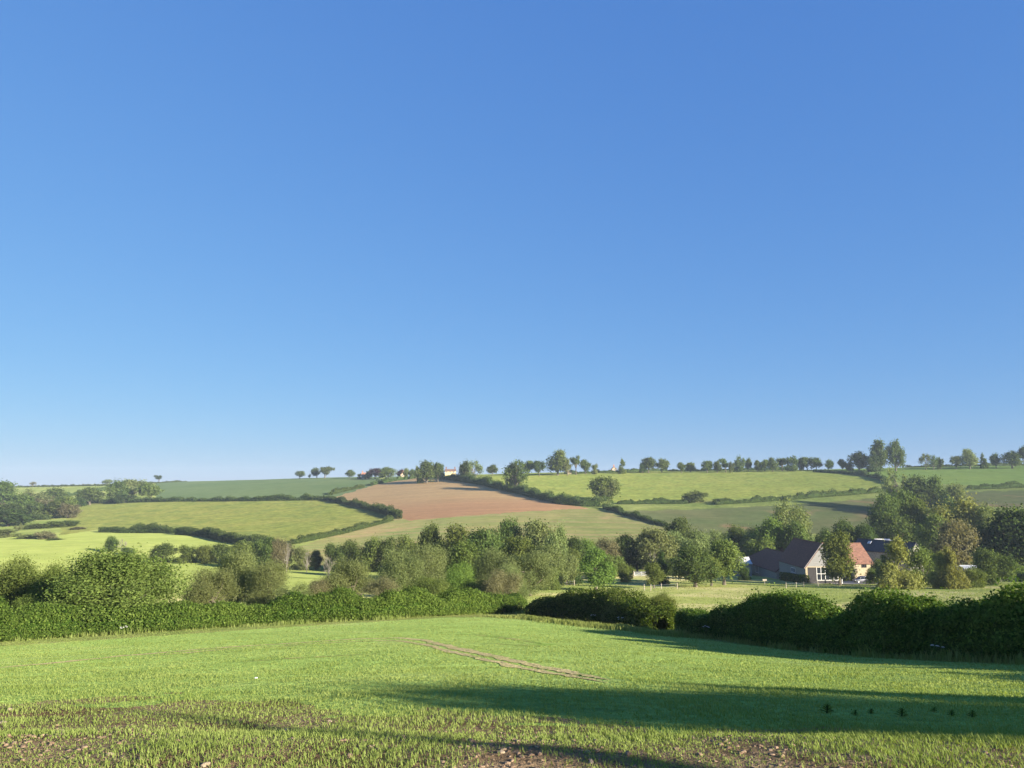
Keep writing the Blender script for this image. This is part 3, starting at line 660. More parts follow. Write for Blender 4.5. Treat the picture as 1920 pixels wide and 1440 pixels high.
# central wood along the stream
CW = 'trees of the central wood'
T('willow', 'olive', 748, 1034, 82, 118, 'grey green front tree at the left end of the central wood', group=CW)
T('willow', 'olive', 802, 1022, 92, 128, 'grey green front tree second from the left in the wood', group=CW)
T('broad', 'oak', 806, 984, 46, 195, 'dark narrow oak standing at the left shoulder of the wood', group=CW)
T('broad', 'mid', 856, 986, 78, 190, 'tall tree right of the dark narrow oak in the wood', group=CW)
T('willow', 'mid', 866, 1016, 86, 140, 'pale full willow in the middle of the wood below the tall trees', group=CW)
T('broad', 'oak', 912, 992, 78, 178, 'tall green tree near the middle of the wood', group=CW)
T('broad', 'oak', 952, 974, 54, 205, 'dark highest treetop of the central wood', group=CW)
T('broad', 'olive', 1010, 977, 82, 200, 'tall broad pale tree right of the dark highest treetop', group=CW)
T('willow', 'olive', 1046, 986, 44, 190, 'pale tree on the right shoulder of the central wood', group=CW)
T('willow', 'olive', 922, 1030, 88, 130, 'drab willow with bare limbs low in the wood', group=CW, bark=PALEBARK)
T('willow', 'olive', 992, 1034, 96, 128, 'soft pale willow at the right front of the wood', group=CW)
T('broad', 'mid', 972, 1008, 74, 165, 'middle green tree between the drab and the soft pale willow', group=CW)
T('willow', 'olive', 1030, 1020, 60, 160, 'pale willow at the right back of the soft pale willow', group=CW)
T('shrub', 'olive', 960, 1060, 60, 115, 'low pale bush at the foot of the central wood', 'bush', 'bush', CW)
T('shrub', 'mid', 1030, 1064, 38, 150, 'small dark green bush at the right foot of the wood', 'bush', 'bush', CW)
T('shrub', 'olive', 1062, 1040, 44, 172, 'bush with white blossom beside it right of the wood', 'bush', 'bush', CW)
T('round', 'dark', 1074, 1008, 46, 215, 'dark green round tree just right of the wood', group=CW)
T('round', 'fresh', 1098, 1010, 40, 218, 'bright topped tree behind the young clear stemmed tree', group=CW)
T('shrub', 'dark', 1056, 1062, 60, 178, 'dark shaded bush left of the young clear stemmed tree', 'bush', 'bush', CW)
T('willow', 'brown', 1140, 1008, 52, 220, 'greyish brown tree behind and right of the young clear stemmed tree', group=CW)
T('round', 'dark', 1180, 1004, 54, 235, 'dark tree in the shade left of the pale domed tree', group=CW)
T('broad', 'olive', 1232, 991, 74, 232, 'large pale domed tree above the five bar gate', group=CW)
T('broad', 'oak', 1278, 972, 66, 272, 'dark green tree whose top meets the downhill hedge', group=CW)
T('willow', 'olive', 1310, 1000, 58, 240, 'pale tree behind the dark spreading tree left of the barn', group=CW)
T('round', 'mid', 1150, 1040, 40, 205, 'green bush tree behind the small bush left of the gate', group=CW)
T('round', 'oak', 1195, 1036, 44, 236, 'dark green tree right behind the five bar gate', group=CW)
# hedgerow wood behind the pale barley
BW = 'hedgerow trees behind the barley'
for u, vt, w, m, lb in [(496, 1008, 44, 'oak', 'dark rounded tree at the left of the row behind the barley'), (530, 1010, 40, 'brown', 'brownish tree beside the pale bare trunk in the barley row'), (566, 1026, 36, 'olive', 'thin birch like tree second from the gap in the barley row'), (592, 1032, 26, 'dark', 'small dark tree in the low part of the barley row'), (625, 1020, 46, 'oak', 'green tree right of the small dark one in the barley row'), (660, 1014, 48, 'oak', 'bushy tree in the middle of the barley row'), (694, 1009, 48, 'mid', 'broad green tree left of the tallest in the barley row'), (730, 1008, 48, 'oak', 'tallest tree of the barley row'), (768, 1004, 46, 'mid', 'tree at the right end of the barley row next to the dark oak')]:
    T('shrub' if w > 30 else 'tall', m, u, vt, w, 238 if u < 600 else 232, lb, group=BW)
T('bare', 'brown', 537, 1014, 15, 226, 'pale bare trunked tree in front of the barley row', bark=PALEBARK, group='bare pale trees')
T('bare', 'brown', 575, 1030, 14, 228, 'bare birch with thin pale stems in the barley row', bark=PALEBARK, group='bare pale trees')
T('bare', 'brown', 616, 1040, 26, 200, 'leafless pale shrub at the edge of the pale barley', 'bush', 'bush', bark=PALEBARK, group='bare pale trees')
LC = 'bush clump in the barley'
for u, vt, w, m, lb in [(302, 1019, 50, 'oak', 'rounded bush at the left end of the clump in the barley'), (345, 1023, 42, 'mid', 'second bush from the left in the clump in the barley'), (382, 1022, 44, 'mid', 'middle bush of the clump in the barley'), (420, 1019, 48, 'oak', 'bush near the right end of the clump in the barley'), (462, 1014, 46, 'mid', 'bush joining the clump to the tree row in the barley')]:
    T('shrub', m, u, vt, w, 262, lb, 'bush', 'bush', LC)
T('shrub', 'oak', 209, 1006, 28, 300, 'lone small tree in the middle of the pale barley', group='bare pale trees')
T('bare', 'brown', 228, 1008, 20, 298, 'dead pale tree leaning beside the lone tree in the barley', bark=PALEBARK, group='bare pale trees')
T('shrub', 'oak', 240, 1026, 26, 290, 'low bush right of the dead pale tree in the barley', 'bush', 'bush', LC)
# left edge and left woodland
LW = 'trees of the left hillside'
for kd, m, u, vt, w, d, lb in [
    ('round', 'oak', 4, 903, 48, 640, 'oak high on the left edge of the picture reaching the skyline'),
    ('round', 'oak', 30, 926, 50, 600, 'round oak below the skyline at the left edge'),
    ('round', 'dark', 12, 945, 48, 560, 'dark tree under the left edge oaks'),
    ('broad', 'dark', 14, 955, 74, 500, 'broad very dark tree low at the left edge'),
    ('willow', 'olive', 52, 917, 32, 700, 'slim greyish tree left in the hazy hillside wood'),
    ('round', 'olive', 76, 926, 42, 680, 'pale round tree in the hazy hillside wood'),
    ('broad', 'oak', 98, 915, 48, 690, 'broad oak topping the hazy hillside wood'),
    ('shrub', 'brown', 72, 935, 60, 640, 'brownish scrubby tree in front of the hillside wood'),
    ('round', 'mid', 118, 930, 44, 620, 'green tree right of the scrubby one on the hillside'),
    ('tall', 'oak', 104, 940, 44, 560, 'dark sided tree at the corner of the small bright field'),
    ('willow', 'brown', 127, 944, 36, 555, 'brown tinged tree at the lower corner of the rough pasture'),
    ('shrub', 'oak', 60, 942, 54, 600, 'rounded shrubby tree above the small bright field'),
    ('shrub', 'oak', 70, 982, 44, 470, 'left bush of three under the small bright field'),
    ('shrub', 'mid', 98, 978, 44, 472, 'middle bush of three under the small bright field'),
    ('shrub', 'oak', 122, 976, 40, 475, 'right bush of three under the small bright field'),
    ('shrub', 'brown', 148, 988, 30, 455, 'low reddish brown bush at the foot of the rough pasture'),
    ('sparse', 'olive', 34, 982, 18, 450, 'small pale thin tree by the dark left edge tree'),
    ('shrub', 'olive', 14, 992, 56, 400, 'pale grey bush low on the left edge'),
    ('shrub', 'olive', 50, 1002, 42, 385, 'grey bush second from the left along the barley edge'),
    ('shrub', 'brown', 84, 996, 34, 380, 'brown domed bush along the barley edge'),
    ('shrub', 'oak', 108, 1010, 36, 372, 'low green bush at the right end of the barley edge bushes'),
    ('round', 'oak', 168, 914, 42, 690, 'separate round oak left of the skyline oak group'),
    ('tall', 'oak', 221, 901, 42, 700, 'upright dark oak at the left of the oak group'),
    ('round', 'olive', 250, 899, 46, 720, 'paler tall oak in the middle of the oak group'),
    ('round', 'mid', 282, 905, 46, 700, 'yellowish rounded oak at the right of the oak group'),
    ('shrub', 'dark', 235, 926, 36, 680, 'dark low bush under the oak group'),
    ('shrub', 'dark', 150, 932, 26, 680, 'dark low bush under the separate round oak'),
    ('sparse', 'brown', 62, 903, 14, 1130, 'tiny pale leafless tree on the left skyline'),
    ('round', 'olive', 201, 899, 18, 1120, 'small greyish tree on the skyline above the oaks'),
    ('pine', 'dark', 298, 891, 16, 1120, 'small dark umbrella shaped tree alone on the left skyline'),
    ('sparse', 'brown', 157, 907, 6, 1120, 'tiniest sapling on the left skyline')]:
    T(kd, m, u, vt, w, d, lb, 'bush' if kd == 'shrub' else 'tree', 'bush' if kd == 'shrub' else 'tree', LW)
# middle skyline
SK = 'trees on the skyline'
def ridge(u): return float(np.interp(u, [-100, 0, 300, 600, 740, 800, 900, 1050, 1200, 1500, 1700, 1920, 2100], [1190, 1180, 1130, 930, 800, 715, 690, 690, 695, 695, 680, 672, 670]))
for kd, m, u, vt, w, lb in [
    ('round', 'oak', 562, 883, 18, 'small domed tree at the left end of the middle skyline'),
    ('sparse', 'olive', 580, 888, 6, 'tiny sapling between two small skyline trees on the wheat brow'),
    ('round', 'oak', 594, 877, 20, 'skyline tree joined to the windswept tree'),
    ('wind', 'oak', 609, 875, 24, 'windswept skyline tree leaning to the right'),
    ('round', 'oak', 656, 881, 17, 'single round tree on the wheat brow left of the village'),
    ('shrub', 'oak', 675, 888, 10, 'low bush left of the village roofs'),
    ('shrub', 'mid', 692, 883, 20, 'green bush in front of the purple beech'),
    ('round', 'copper', 703, 878, 22, 'dark purple beech among the village trees'),
    ('broad', 'mid', 727, 876, 36, 'broad green tree in the middle of the village trees'),
    ('round', 'copper', 751, 880, 16, 'purple tree right behind the white gabled house'),
    ('tall', 'olive', 762, 878, 12, 'slim tree right of the white gabled house'),
    ('round', 'oak', 771, 880, 14, 'small dark round tree next to the poplar'),
    ('tall', 'olive', 781, 874, 9, 'thin poplar at the corner of the ploughed field')]:
    T(kd, m, u, vt, w, ridge(u) - 10, lb, 'bush' if kd == 'shrub' else 'tree', 'bush' if kd == 'shrub' else 'tree', SK)
for kd, m, u, vt, w, d, lb in [
    ('broad', 'oak', 800, 864, 38, 648, 'big tree left of the yellow farmhouse'),
    ('round', 'oak', 821, 868, 26, 652, 'dark right half of the big tree left of the yellow farmhouse'),
    ('shrub', 'dark', 788, 882, 16, 650, 'dark low bush under the big tree by the farmhouse'),
    ('tall', 'oak', 871, 864, 24, 640, 'ivy clad tree right of the yellow farmhouse'),
    ('sparse', 'olive', 889, 863, 30, 636, 'half bare twiggy tree right of the ivy clad one'),
    ('round', 'oak', 923, 871, 22, 690, 'small round tree on the crest of the hay field'),
    ('sparse', 'oak', 966, 862, 46, 548, 'tall open tree growing from the thick dark hedge'),
    ('tall', 'oak', 964, 868, 30, 552, 'inner leafy stem of the tall open hedge tree'),
    ('round', 'mid', 990, 864, 24, 680, 'lighter tree behind the tall open hedge tree'),
    ('round', 'dark', 1011, 864, 22, 672, 'dark round tree on the crest of the hay field'),
    ('broad', 'mid', 1046, 844, 40, 680, 'highest domed tree on the crest of the hay field'),
    ('round', 'olive', 1064, 860, 22, 676, 'pale right side companion of the highest domed tree'),
    ('pine', 'oak', 1080, 855, 20, 682, 'flat topped tree right of the highest domed tree'),
    ('round', 'oak', 1098, 862, 20, 688, 'loose tree second right of the flat topped tree'),
    ('shrub', 'olive', 1117, 870, 15, 690, 'small pale bush at the end of the crest trees'),
    ('cone', 'mid', 1167, 861, 18, 695, 'pointed tree right beside the white house with red roof'),
    ('shrub', 'dark', 1205, 868, 18, 700, 'dark left shoulder of the twin domed skyline trees'),
    ('round', 'oak', 1216, 858, 28, 702, 'left of the twin domed skyline trees'),
    ('round', 'mid', 1241, 860, 26, 702, 'right of the twin domed skyline trees'),
    ('broad', 'mid', 1134, 893, 54, 500, 'large open tree where the field hedges meet'),
    ('sparse', 'olive', 1142, 896, 38, 498, 'thin right hand stem of the large open field tree'),
    ('shrub', 'oak', 1302, 921, 46, 492, 'large round bush on the lower edge of the hay field'),
    ('shrub', 'oak', 1348, 935, 24, 490, 'small round bush right of the large one below the hay field')]:
    T(kd, m, u, vt, w, d, lb, 'bush' if kd == 'shrub' else 'tree', 'bush' if kd == 'shrub' else 'tree', SK)
ORD = ['first', 'second', 'third', 'fourth', 'fifth', 'sixth', 'seventh', 'eighth', 'ninth', 'tenth', 'eleventh', 'twelfth', 'thirteenth', 'fourteenth', 'fifteenth', 'sixteenth', 'seventeenth', 'eighteenth', 'nineteenth', 'twentieth']
row = [(1278, 867, 15), (1295, 867, 19), (1326, 864, 21), (1345, 864, 14), (1361, 860, 15), (1372, 866, 10), (1387, 856, 19), (1403, 859, 15), (1420, 863, 15), (1434, 862, 15), (1449, 858, 15), (1467, 859, 19), (1484, 855, 18), (1499, 859, 14), (1514, 857, 17), (1531, 858, 18), (1553, 862, 19)]
for i, (u, vt, w) in enumerate(row):
    T(['round', 'shrub', 'broad', 'young', 'shrub', 'wind', 'round'][(i * 3) % 7], ['oak', 'mid', 'oak', 'oak'][i % 4], u, vt, w * random.uniform(0.95, 1.4), random.uniform(690, 708), ORD[i] + ' small tree from the left in the long skyline row', group='long skyline row of small trees')
for kd, m, u, vt, w, d, lb in [
    ('round', 'oak', 1580, 861, 15, 690, 'small ball shaped tree left of the dark wide skyline tree'),
    ('shrub', 'mid', 1592, 866, 14, 690, 'low bush left against the dark wide skyline tree'),
    ('broad', 'dark', 1611, 847, 38, 680, 'dark wide skyline tree left of the tall pair'),
    ('tall', 'oak', 1649, 825, 30, 672, 'left tree of the tallest skyline pair'),
    ('broad', 'oak', 1680, 826, 30, 670, 'right tree of the tallest skyline pair'),
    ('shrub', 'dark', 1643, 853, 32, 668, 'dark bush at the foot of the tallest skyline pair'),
    ('sparse', 'mid', 1736, 850, 20, 676, 'first loose tree right of the tallest skyline pair'),
    ('sparse', 'oak', 1751, 853, 18, 676, 'second loose tree right of the tallest skyline pair'),
    ('shrub', 'oak', 1764, 858, 13, 676, 'small bush beside the loose skyline trees'),
    ('round', 'mid', 1793, 855, 18, 674, 'small round tree alone on the right skyline'),
    ('broad', 'olive', 1819, 842, 30, 672, 'pale domed tree on the right skyline'),
    ('cone', 'oak', 1844, 850, 16, 672, 'narrow bushy tree on the right skyline'),
    ('round', 'oak', 1868, 850, 18, 672, 'small dark tree left of the wide one at the right edge'),
    ('broad', 'oak', 1898, 846, 38, 668, 'wide tree on the skyline near the right edge'),
    ('pine', 'dark', 1922, 836, 20, 662, 'dark flat topped pine cut by the right edge'),
    # the right hand slope
    ('sparse', 'olive', 1684, 876, 46, 455, 'hazy pale tree rising where the curving hedge ends'),
    ('broad', 'oak', 1722, 892, 50, 440, 'dark tree left in the clump right of the hazy pale tree'),
    ('broad', 'oak', 1752, 893, 44, 436, 'dark tree in the middle of the clump on the right slope'),
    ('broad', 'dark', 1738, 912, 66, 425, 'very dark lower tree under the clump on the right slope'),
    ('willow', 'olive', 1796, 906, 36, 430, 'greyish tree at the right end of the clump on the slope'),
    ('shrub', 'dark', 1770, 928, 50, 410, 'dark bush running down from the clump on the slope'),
    ('broad', 'oak', 1664, 926, 62, 300, 'left crown of the great round trees behind the farm'),
    ('broad', 'oak', 1700, 921, 70, 306, 'highest crown of the great round trees behind the farm'),
    ('broad', 'mid', 1726, 938, 54, 298, 'right crown of the great round trees behind the farm'),
    ('broad', 'oak', 1690, 966, 80, 288, 'lower crown of the great round trees behind the farm'),
    ('sparse', 'olive', 1486, 936, 66, 268, 'tall see through tree with visible limbs behind the barn'),
    ('willow', 'olive', 1500, 950, 58, 272, 'grey green tree touching the see through tree on its right'),
    ('round', 'fresh', 1443, 972, 56, 255, 'bright green domed tree left behind the barn'),
    ('round', 'oak', 1496, 980, 52, 250, 'dark green domed tree right behind the barn roof'),
    ('round', 'dark', 1544, 992, 40, 252, 'dark tree behind the barn ridge'),
    ('round', 'oak', 1592, 976, 50, 262, 'dark rounded tree behind the red tiled range'),
    ('round', 'dark', 1626, 984, 48, 258, 'dark tree right behind the red tiled range'),
    ('willow', 'olive', 1410, 990, 50, 262, 'pale tree left of the bright domed tree behind the barn'),
    ('round', 'oak', 1380, 985, 46, 270, 'green tree in the gap above the pale roofed shed'),
    ('shrub', 'mid', 1430, 1008, 60, 246, 'green bush close behind the left wing of the barn'),
    ('willow', 'yellow', 1800, 934, 92, 285, 'large soft yellow green tree on the right above the farm'),
    ('willow', 'olive', 1850, 946, 70, 280, 'pale tree right of the large soft yellow green tree'),
    ('round', 'mid', 1752, 966, 56, 270, 'mid green tree left below the soft yellow green tree'),
    ('broad', 'brown', 1795, 976, 78, 226, 'brown budding tree right of the farm buildings'),
    ('broad', 'dark', 1890, 955, 96, 226, 'large dark tree at the right edge above the white frame'),
    ('broad', 'oak', 1935, 952, 100, 222, 'dark tree cut by the right edge of the view'),
    ('broad', 'oak', 1850, 988, 64, 232, 'lower dark tree at the left foot of the large dark tree'),
    ('shrub', 'oak', 1870, 1030, 60, 182, 'leafy dark bush under the large dark tree'),
    # round the farm
    ('shrub', 'dark', 1395, 1060, 22, 205, 'dark bush against the left end of the barn wing'),
    ('broad', 'oak', 1304, 1024, 78, 168, 'dark spreading tree by the meadow left of the barn'),
    ('round', 'mid', 1358, 1012, 66, 180, 'green tree right next to the dark spreading tree'),
    ('round', 'mid', 1334, 1040, 50, 174, 'green tree wedged between the dark spreading tree and its neighbour'),
    ('young', 'mid', 1575, 999, 54, 184, 'leafy tree with a bare stem in front of the barn gable'),
    ('cone', 'yellow', 1686, 1011, 76, 166, 'broad pointed yellow green tree right of the parked car'),
    ('cone', 'olive', 1658, 1042, 36, 168, 'small pointed tree on the left flank of the broad pointed one'),
    ('cone', 'yellow', 1766, 1036, 38, 168, 'left of the two slender yellow green pointed trees'),
    ('cone', 'yellow', 1784, 1028, 46, 166, 'right of the two slender yellow green pointed trees'),
    ('shrub', 'mid', 1735, 1026, 52, 176, 'rounded bush between the pointed trees right of the car'),
    ('shrub', 'oak', 1640, 1066, 30, 192, 'dark bush just right of the parked car'),
    ('shrub', 'dark', 1592, 1062, 26, 208, 'dark bush against the wall behind the parked car'),
    ('shrub', 'mid', 1818, 1064, 44, 172, 'green bush at the left end of the far right garden hedge'),
    ('shrub', 'oak', 1660, 1050, 44, 200, 'dark green bush below the dark roofed barn'),
    # undergrowth and fillers of the stream belt
    ('willow', 'olive', 1120, 1014, 60, 240, 'pale tree standing behind the bright topped tree in the belt'),
    ('shrub', 'mid', 1142, 1052, 50, 214, 'leafy undergrowth bush behind the young clear stemmed tree'),
    ('willow', 'mid', 1205, 1006, 56, 246, 'soft green tree between the shaded tree and the pale domed tree'),
    ('shrub', 'oak', 1258, 1046, 50, 222, 'undergrowth bush behind the dark narrow upright tree'),
    ('willow', 'olive', 1262, 996, 60, 250, 'pale tree on the right shoulder of the pale domed tree'),
    ('shrub', 'mid', 1292, 1050, 50, 226, 'undergrowth bush behind the dark spreading tree'),
    ('shrub', 'olive', 1340, 1030, 60, 236, 'pale undergrowth between the spreading tree and the shed'),
    ('willow', 'olive', 1348, 994, 62, 262, 'broad pale tree above the green trees left of the barn'),
    ('shrub', 'mid', 1384, 1034, 44, 240, 'bush hiding the back of the white roofed shed'),
    ('willow', 'mid', 1072, 1030, 54, 196, 'green tree filling the right edge of the central wood'),
    # the meadow left of the barn
    ('young', 'fresh', 1117, 1030, 64, 150, 'young bright green tree with a clear stem in the meadow'),
    ('shrub', 'mid', 1175, 1056, 28, 185, 'small rounded bush left of the five bar gate'),
    ('young', 'mid', 1226, 1056, 36, 160, 'small tree by the posts in front of the gate'),
    ('cone', 'dark', 1244, 1036, 30, 176, 'dark narrow upright tree right of the small tree by the posts')]:
    T(kd, m, u, vt, w, d, lb, 'bush' if kd == 'shrub' else 'tree', 'bush' if kd == 'shrub' else 'tree', 'trees round the farm' if d < 320 else SK)
T('bare', 'brown', 1224, 1032, 22, 190, 'pale dead stem standing behind the small tree by the posts', bark=PALEBARK, group='bare pale trees')
hedge(hp([(1812, 1088), (1850, 1089), (1900, 1090), (1990, 1093)], 100, 240), [2.0, 2.4, 2.4], 2.4, 0.45, 'oak', 'dense garden hedge at the right edge below the white frame', bumps=0.15, group='garden hedges')
hedge([at(1840, 205).xy, at(1880, 207).xy, at(1960, 210).xy], [2.6, 3.2, 3.0], 3, 0.5, 'mid', 'upper garden hedge below the large dark tree', bumps=0.2, group='garden hedges')
# hedgerow trees that stand beside the viewpoint and throw their evening shadows over the crop
def side_tree(kind, mat, x, y, w, h, label):
    z = float(zfun(x, y)); wm, cm = proto(kind, 'hi', 0)
    o = empty('tree', (x, y, z - 0.08)); o.scale = (w, w, h); tag(o, label, 'tree', 'hedgerow trees beside the viewpoint')
    for nm, me, mt in (('trunk', wm, BARK), ('crown', cm, LEAF[mat])):
        c = link(nm, me, o); c.material_slots[0].link = 'OBJECT'; c.material_slots[0].material = mt
side_tree('cone', 'oak', 23.0, -4.75, 11.5, 6.0, 'tall hedge tree whose long shadow crosses the crop')
side_tree('sparse', 'oak', 24.2, -11.7, 1.2, 7.9, 'slim hedge tree whose thin shadow crosses the headland')
side_tree('tall', 'oak', 24.5, -0.4, 2.6, 4.9, 'small hedge tree whose short shadow streaks the crop')
# ------------------------------------------------------------------ farm buildings
M_TILE = plain_mat('old_red_tiles', (0.235, 0.122, 0.080), 0.35, 1.4, 0.85, (1, 1, 3.0), bump=0.3, c2=(0.15, 0.075, 0.052))
M_DARKTILE = plain_mat('dark_red_tiles', (0.150, 0.060, 0.040), 0.3, 1.4, 0.85, (1, 1, 3.0), bump=0.3)
M_SLATE = plain_mat('slate', (0.045, 0.047, 0.052), 0.3, 2.0, 0.7)
M_STONE = plain_mat('rubble_stone', (0.30, 0.285, 0.24), 0.4, 3.5, 0.9, (1, 1, 2), bump=0.5, c2=(0.17, 0.165, 0.145))
M_CREAM = plain_mat('cream_render', (0.42, 0.355, 0.235), 0.15, 2.0, 0.9)
M_WHITEBOARD = plain_mat('pale_boards', (0.265, 0.262, 0.250), 0.25, 6.0, 0.8, (0.1, 0.1, 4))
M_GREYBOARD = plain_mat('grey_boards', (0.058, 0.054, 0.055), 0.35, 4.0, 0.85, (5, 5, 0.2))
M_WHITE = plain_mat('white_paint', (0.78, 0.77, 0.73), 0.08, 2.0, 0.6)
M_GLASS = plain_mat('dark_glass', (0.02, 0.024, 0.03), 0.2, 1.0, 0.08, spec=0.6)
M_PALEROOF = plain_mat('pale_sheet_roof', (0.52, 0.51, 0.50), 0.1, 1.0, 0.5)
M_WOOD = plain_mat('weathered_post', (0.42, 0.37, 0.28), 0.3, 8.0, 0.9)
M_STEEL = plain_mat('galvanised_bars', (0.55, 0.57, 0.58), 0.15, 4.0, 0.5, metal=0.3)
M_YELLOWWALL = plain_mat('yellow_wash', (0.66, 0.55, 0.30), 0.1, 1.0, 0.9)
M_DARK = plain_mat('dark_wood', (0.06, 0.05, 0.045), 0.3, 3.0, 0.8)

def zrow(v, d): return float(slope_of(v)) * d
def xat(u, v, d): return float(tan_of(u, v)) * d

def wall_block(x0, x1, y0, y1, z0, z1, gables=(), zr=None, hip=(0, 0)):
    """outer walls of a range with its ridge along y; gables lists which ends ('f', 'b') rise to a point"""
    m = MB(); xm = (x0 + x1) / 2
    vs = [(x0, y0, z0), (x1, y0, z0), (x1, y1, z0), (x0, y1, z0), (x0, y0, z1), (x1, y0, z1), (x1, y1, z1), (x0, y1, z1)]
    fs = [(0, 1, 5, 4), (1, 2, 6, 5), (2, 3, 7, 6), (3, 0, 4, 7)]
    if 'f' in gables: vs.append((xm, y0, zr)); fs.append((4, 5, len(vs) - 1))
    if 'b' in gables: vs.append((xm, y1, zr)); fs.append((6, 7, len(vs) - 1))
    return m.add(vs, fs)

def window(parent, name, cx, cy, cz, w, h, face, nx=2, nz=2, mat=None, depth=0.12):
    """framed window; face '-y' or '-x' is the side it looks to"""
    mat = mat or M_WHITE; fr = MB(); t = 0.11
    def put(m, a, c, sa, sc, th, out):
        if face == '-y': m.box((cx + a, cy - out, cz + c), (sa, th, sc))
        else: m.box((cx - out, cy + a, cz + c), (th, sa, sc))
    for k in range(nx + 1): put(fr, -w / 2 + w * k / nx, 0, t, h + t, 0.10, 0.06)
    for k in range(nz + 1): put(fr, 0, -h / 2 + h * k / nz, w - t if True else w, t, 0.094, 0.06)
    f = fr.build('window', mat, parent)
    g = MB(); put(g, 0, 0, w, h, 0.03, 0.03); g.build('pane', M_GLASS, f)
    return f

def gable_roof(x0, x1, y0, y1, ze, zr, over=0.35, th=0.22, hipb=0.0, hipf=0.0):
    """tiled roof with its ridge along y; hips pull the ridge in at the back or front"""
    xm = (x0 + x1) / 2; k = (zr - ze) / (xm - x0); m = MB(); e = over
    a = lambda x, y, z: (x, y, z)
    y0 -= 0.25; y1 += 0.25
    L = [a(x0 - e, y0, ze - e * k), a(xm, y0 + hipf, zr), a(xm, y1 - hipb, zr), a(x0 - e, y1, ze - e * k)]
    R = [a(x1 + e, y0, ze - e * k), a(x1 + e, y1, ze - e * k), a(xm, y1 - hipb, zr), a(xm, y0 + hipf, zr)]
    m.slab(L, th); m.slab(R, th)
    if hipb: m.slab([a(x0 - e, y1, ze - e * k), a(xm, y1 - hipb, zr), a(x1 + e, y1, ze - e * k)], th)
    if hipf: m.slab([a(x0 - e, y0, ze - e * k), a(x1 + e, y0, ze - e * k), a(xm, y0 + hipf, zr)], th)
    m.bar(a(xm, y0 + hipf, zr + 0.03), a(xm, y1 - hipb, zr + 0.03), 0.13, n=6)
    return m

def shift(mb, o):
    mb.v = [(x - o[0], y - o[1], z - o[2]) for x, y, z in mb.v]; return mb

GF = 'farm buildings'
# --- the main barn, gable to the viewer
yb0, yb1 = 195.0, 214.0
bx0 = xat(1511, 1085, yb0); bx1 = bx0 + 8.6
zb = zrow(1097.5, yb0); zev = zrow(1062, yb0); zrg = zrow(1019, yb0)
B0 = (bx0, yb0, zb)
barn = empty('barn', B0); tag(barn, 'stone barn with steep dark roof and pale boarded gable facing the meadow', 'barn', GF)
shift(wall_block(bx0, bx1, yb0, yb1, zb - 1.5, zev, ('f', 'b'), zrg - 0.2), B0).build('wall', M_STONE, barn)
shift(gable_roof(bx0, bx1, yb0, yb1, zev, zrg), B0).build('roof', M_DARKTILE, barn)
xm = (bx0 + bx1) / 2; H = zev - zb
gb = MB(); gb.add([(bx0 + 0.05, yb0 - 0.06, zev - 0.05), (bx1 - 0.05, yb0 - 0.06, zev - 0.05), (xm, yb0 - 0.06, zrg - 0.45)], [(0, 1, 2)])
for k in range(12):
    f0 = k / 12; zz = zev + (zrg - 0.5 - zev) * f0; hw = (bx1 - bx0) / 2 * (1 - f0) - 0.1
    if hw > 0.3: gb.box((xm, yb0 - 0.085, zz + 0.2), (2 * hw, 0.03, (zrg - zev) / 12 * 0.86))
shift(gb, B0).build('gable_boarding', M_WHITEBOARD, barn)
pb = MB()
for k in range(11): pb.box((bx0 + 0.62 + k * 0.19, yb0 - 0.07, zb + H / 2 - 0.1), (0.165, 0.07, H - 0.3))
pb.box((bx0 + 1.56, yb0 - 0.03, zb + H / 2 - 0.1), (2.1, 0.04, H - 0.35))
shift(pb, B0).build('boarded_panel', M_GREYBOARD, barn)
lb_ = MB()
for k in range(27): lb_.box((bx0 + 2.85 + k * 0.205, yb0 - 0.07, zb + 0.55), (0.185, 0.07, 1.1))
shift(lb_, B0).build('boarded_panel', M_GREYBOARD, barn)
cpst = MB(); cpst.box((bx0 + 0.2, yb0 - 0.08, zb + H / 2 - 0.1), (0.5, 0.16, H)); cpst.box((bx0 + (bx1 - bx0) / 2, yb0 - 0.1, zev - 0.12), (bx1 - bx0, 0.18, 0.22))
shift(cpst, B0).build('corner_post', M_CREAM, barn)
window(barn, 'window', 2.75 + 2.6, 0, 1.15 + 1.65, 5.2, 3.1, '-y', 5, 2)
window(barn, 'window', 0, 8.4, 2.2, 2.7, 2.3, '-x', 3, 2)
vb_ = MB(); vb_.bar((bx0 - 0.4, yb0 - 0.3, zev - 0.45), (xm, yb0 - 0.3, zrg + 0.02), 0.1, n=4); vb_.bar((bx1 + 0.4, yb0 - 0.3, zev - 0.45), (xm, yb0 - 0.3, zrg + 0.02), 0.1, n=4)
shift(vb_, B0).build('verge_board', M_WHITEBOARD, barn)
# --- its low wing running back behind it
wy0, wy1 = yb1 + 0.3, 246.0
wx0 = bx0 - 0.8; wx1 = wx0 + 9.6
wz = zrow(1086, 214) - 0.3; wze = zrow(1070.5, 214); wzr = zrow(1029, 234)
W0 = (wx0, wy0, wz)
wing = empty('barn_wing', W0); tag(wing, 'low stone wing with a long dark hipped roof behind the barn', 'barn', GF)
shift(wall_block(wx0, wx1, wy0, wy1, wz - 2.0, wze), W0).build('wall', M_STONE, wing)
shift(gable_roof(wx0, wx1, wy0, wy1, wze, wzr, hipb=9.5), W0).build('roof', M_DARKTILE, wing)
window(wing, 'window', 0, 16.5, 1.1, 3.0, 1.9, '-x', 3, 1)

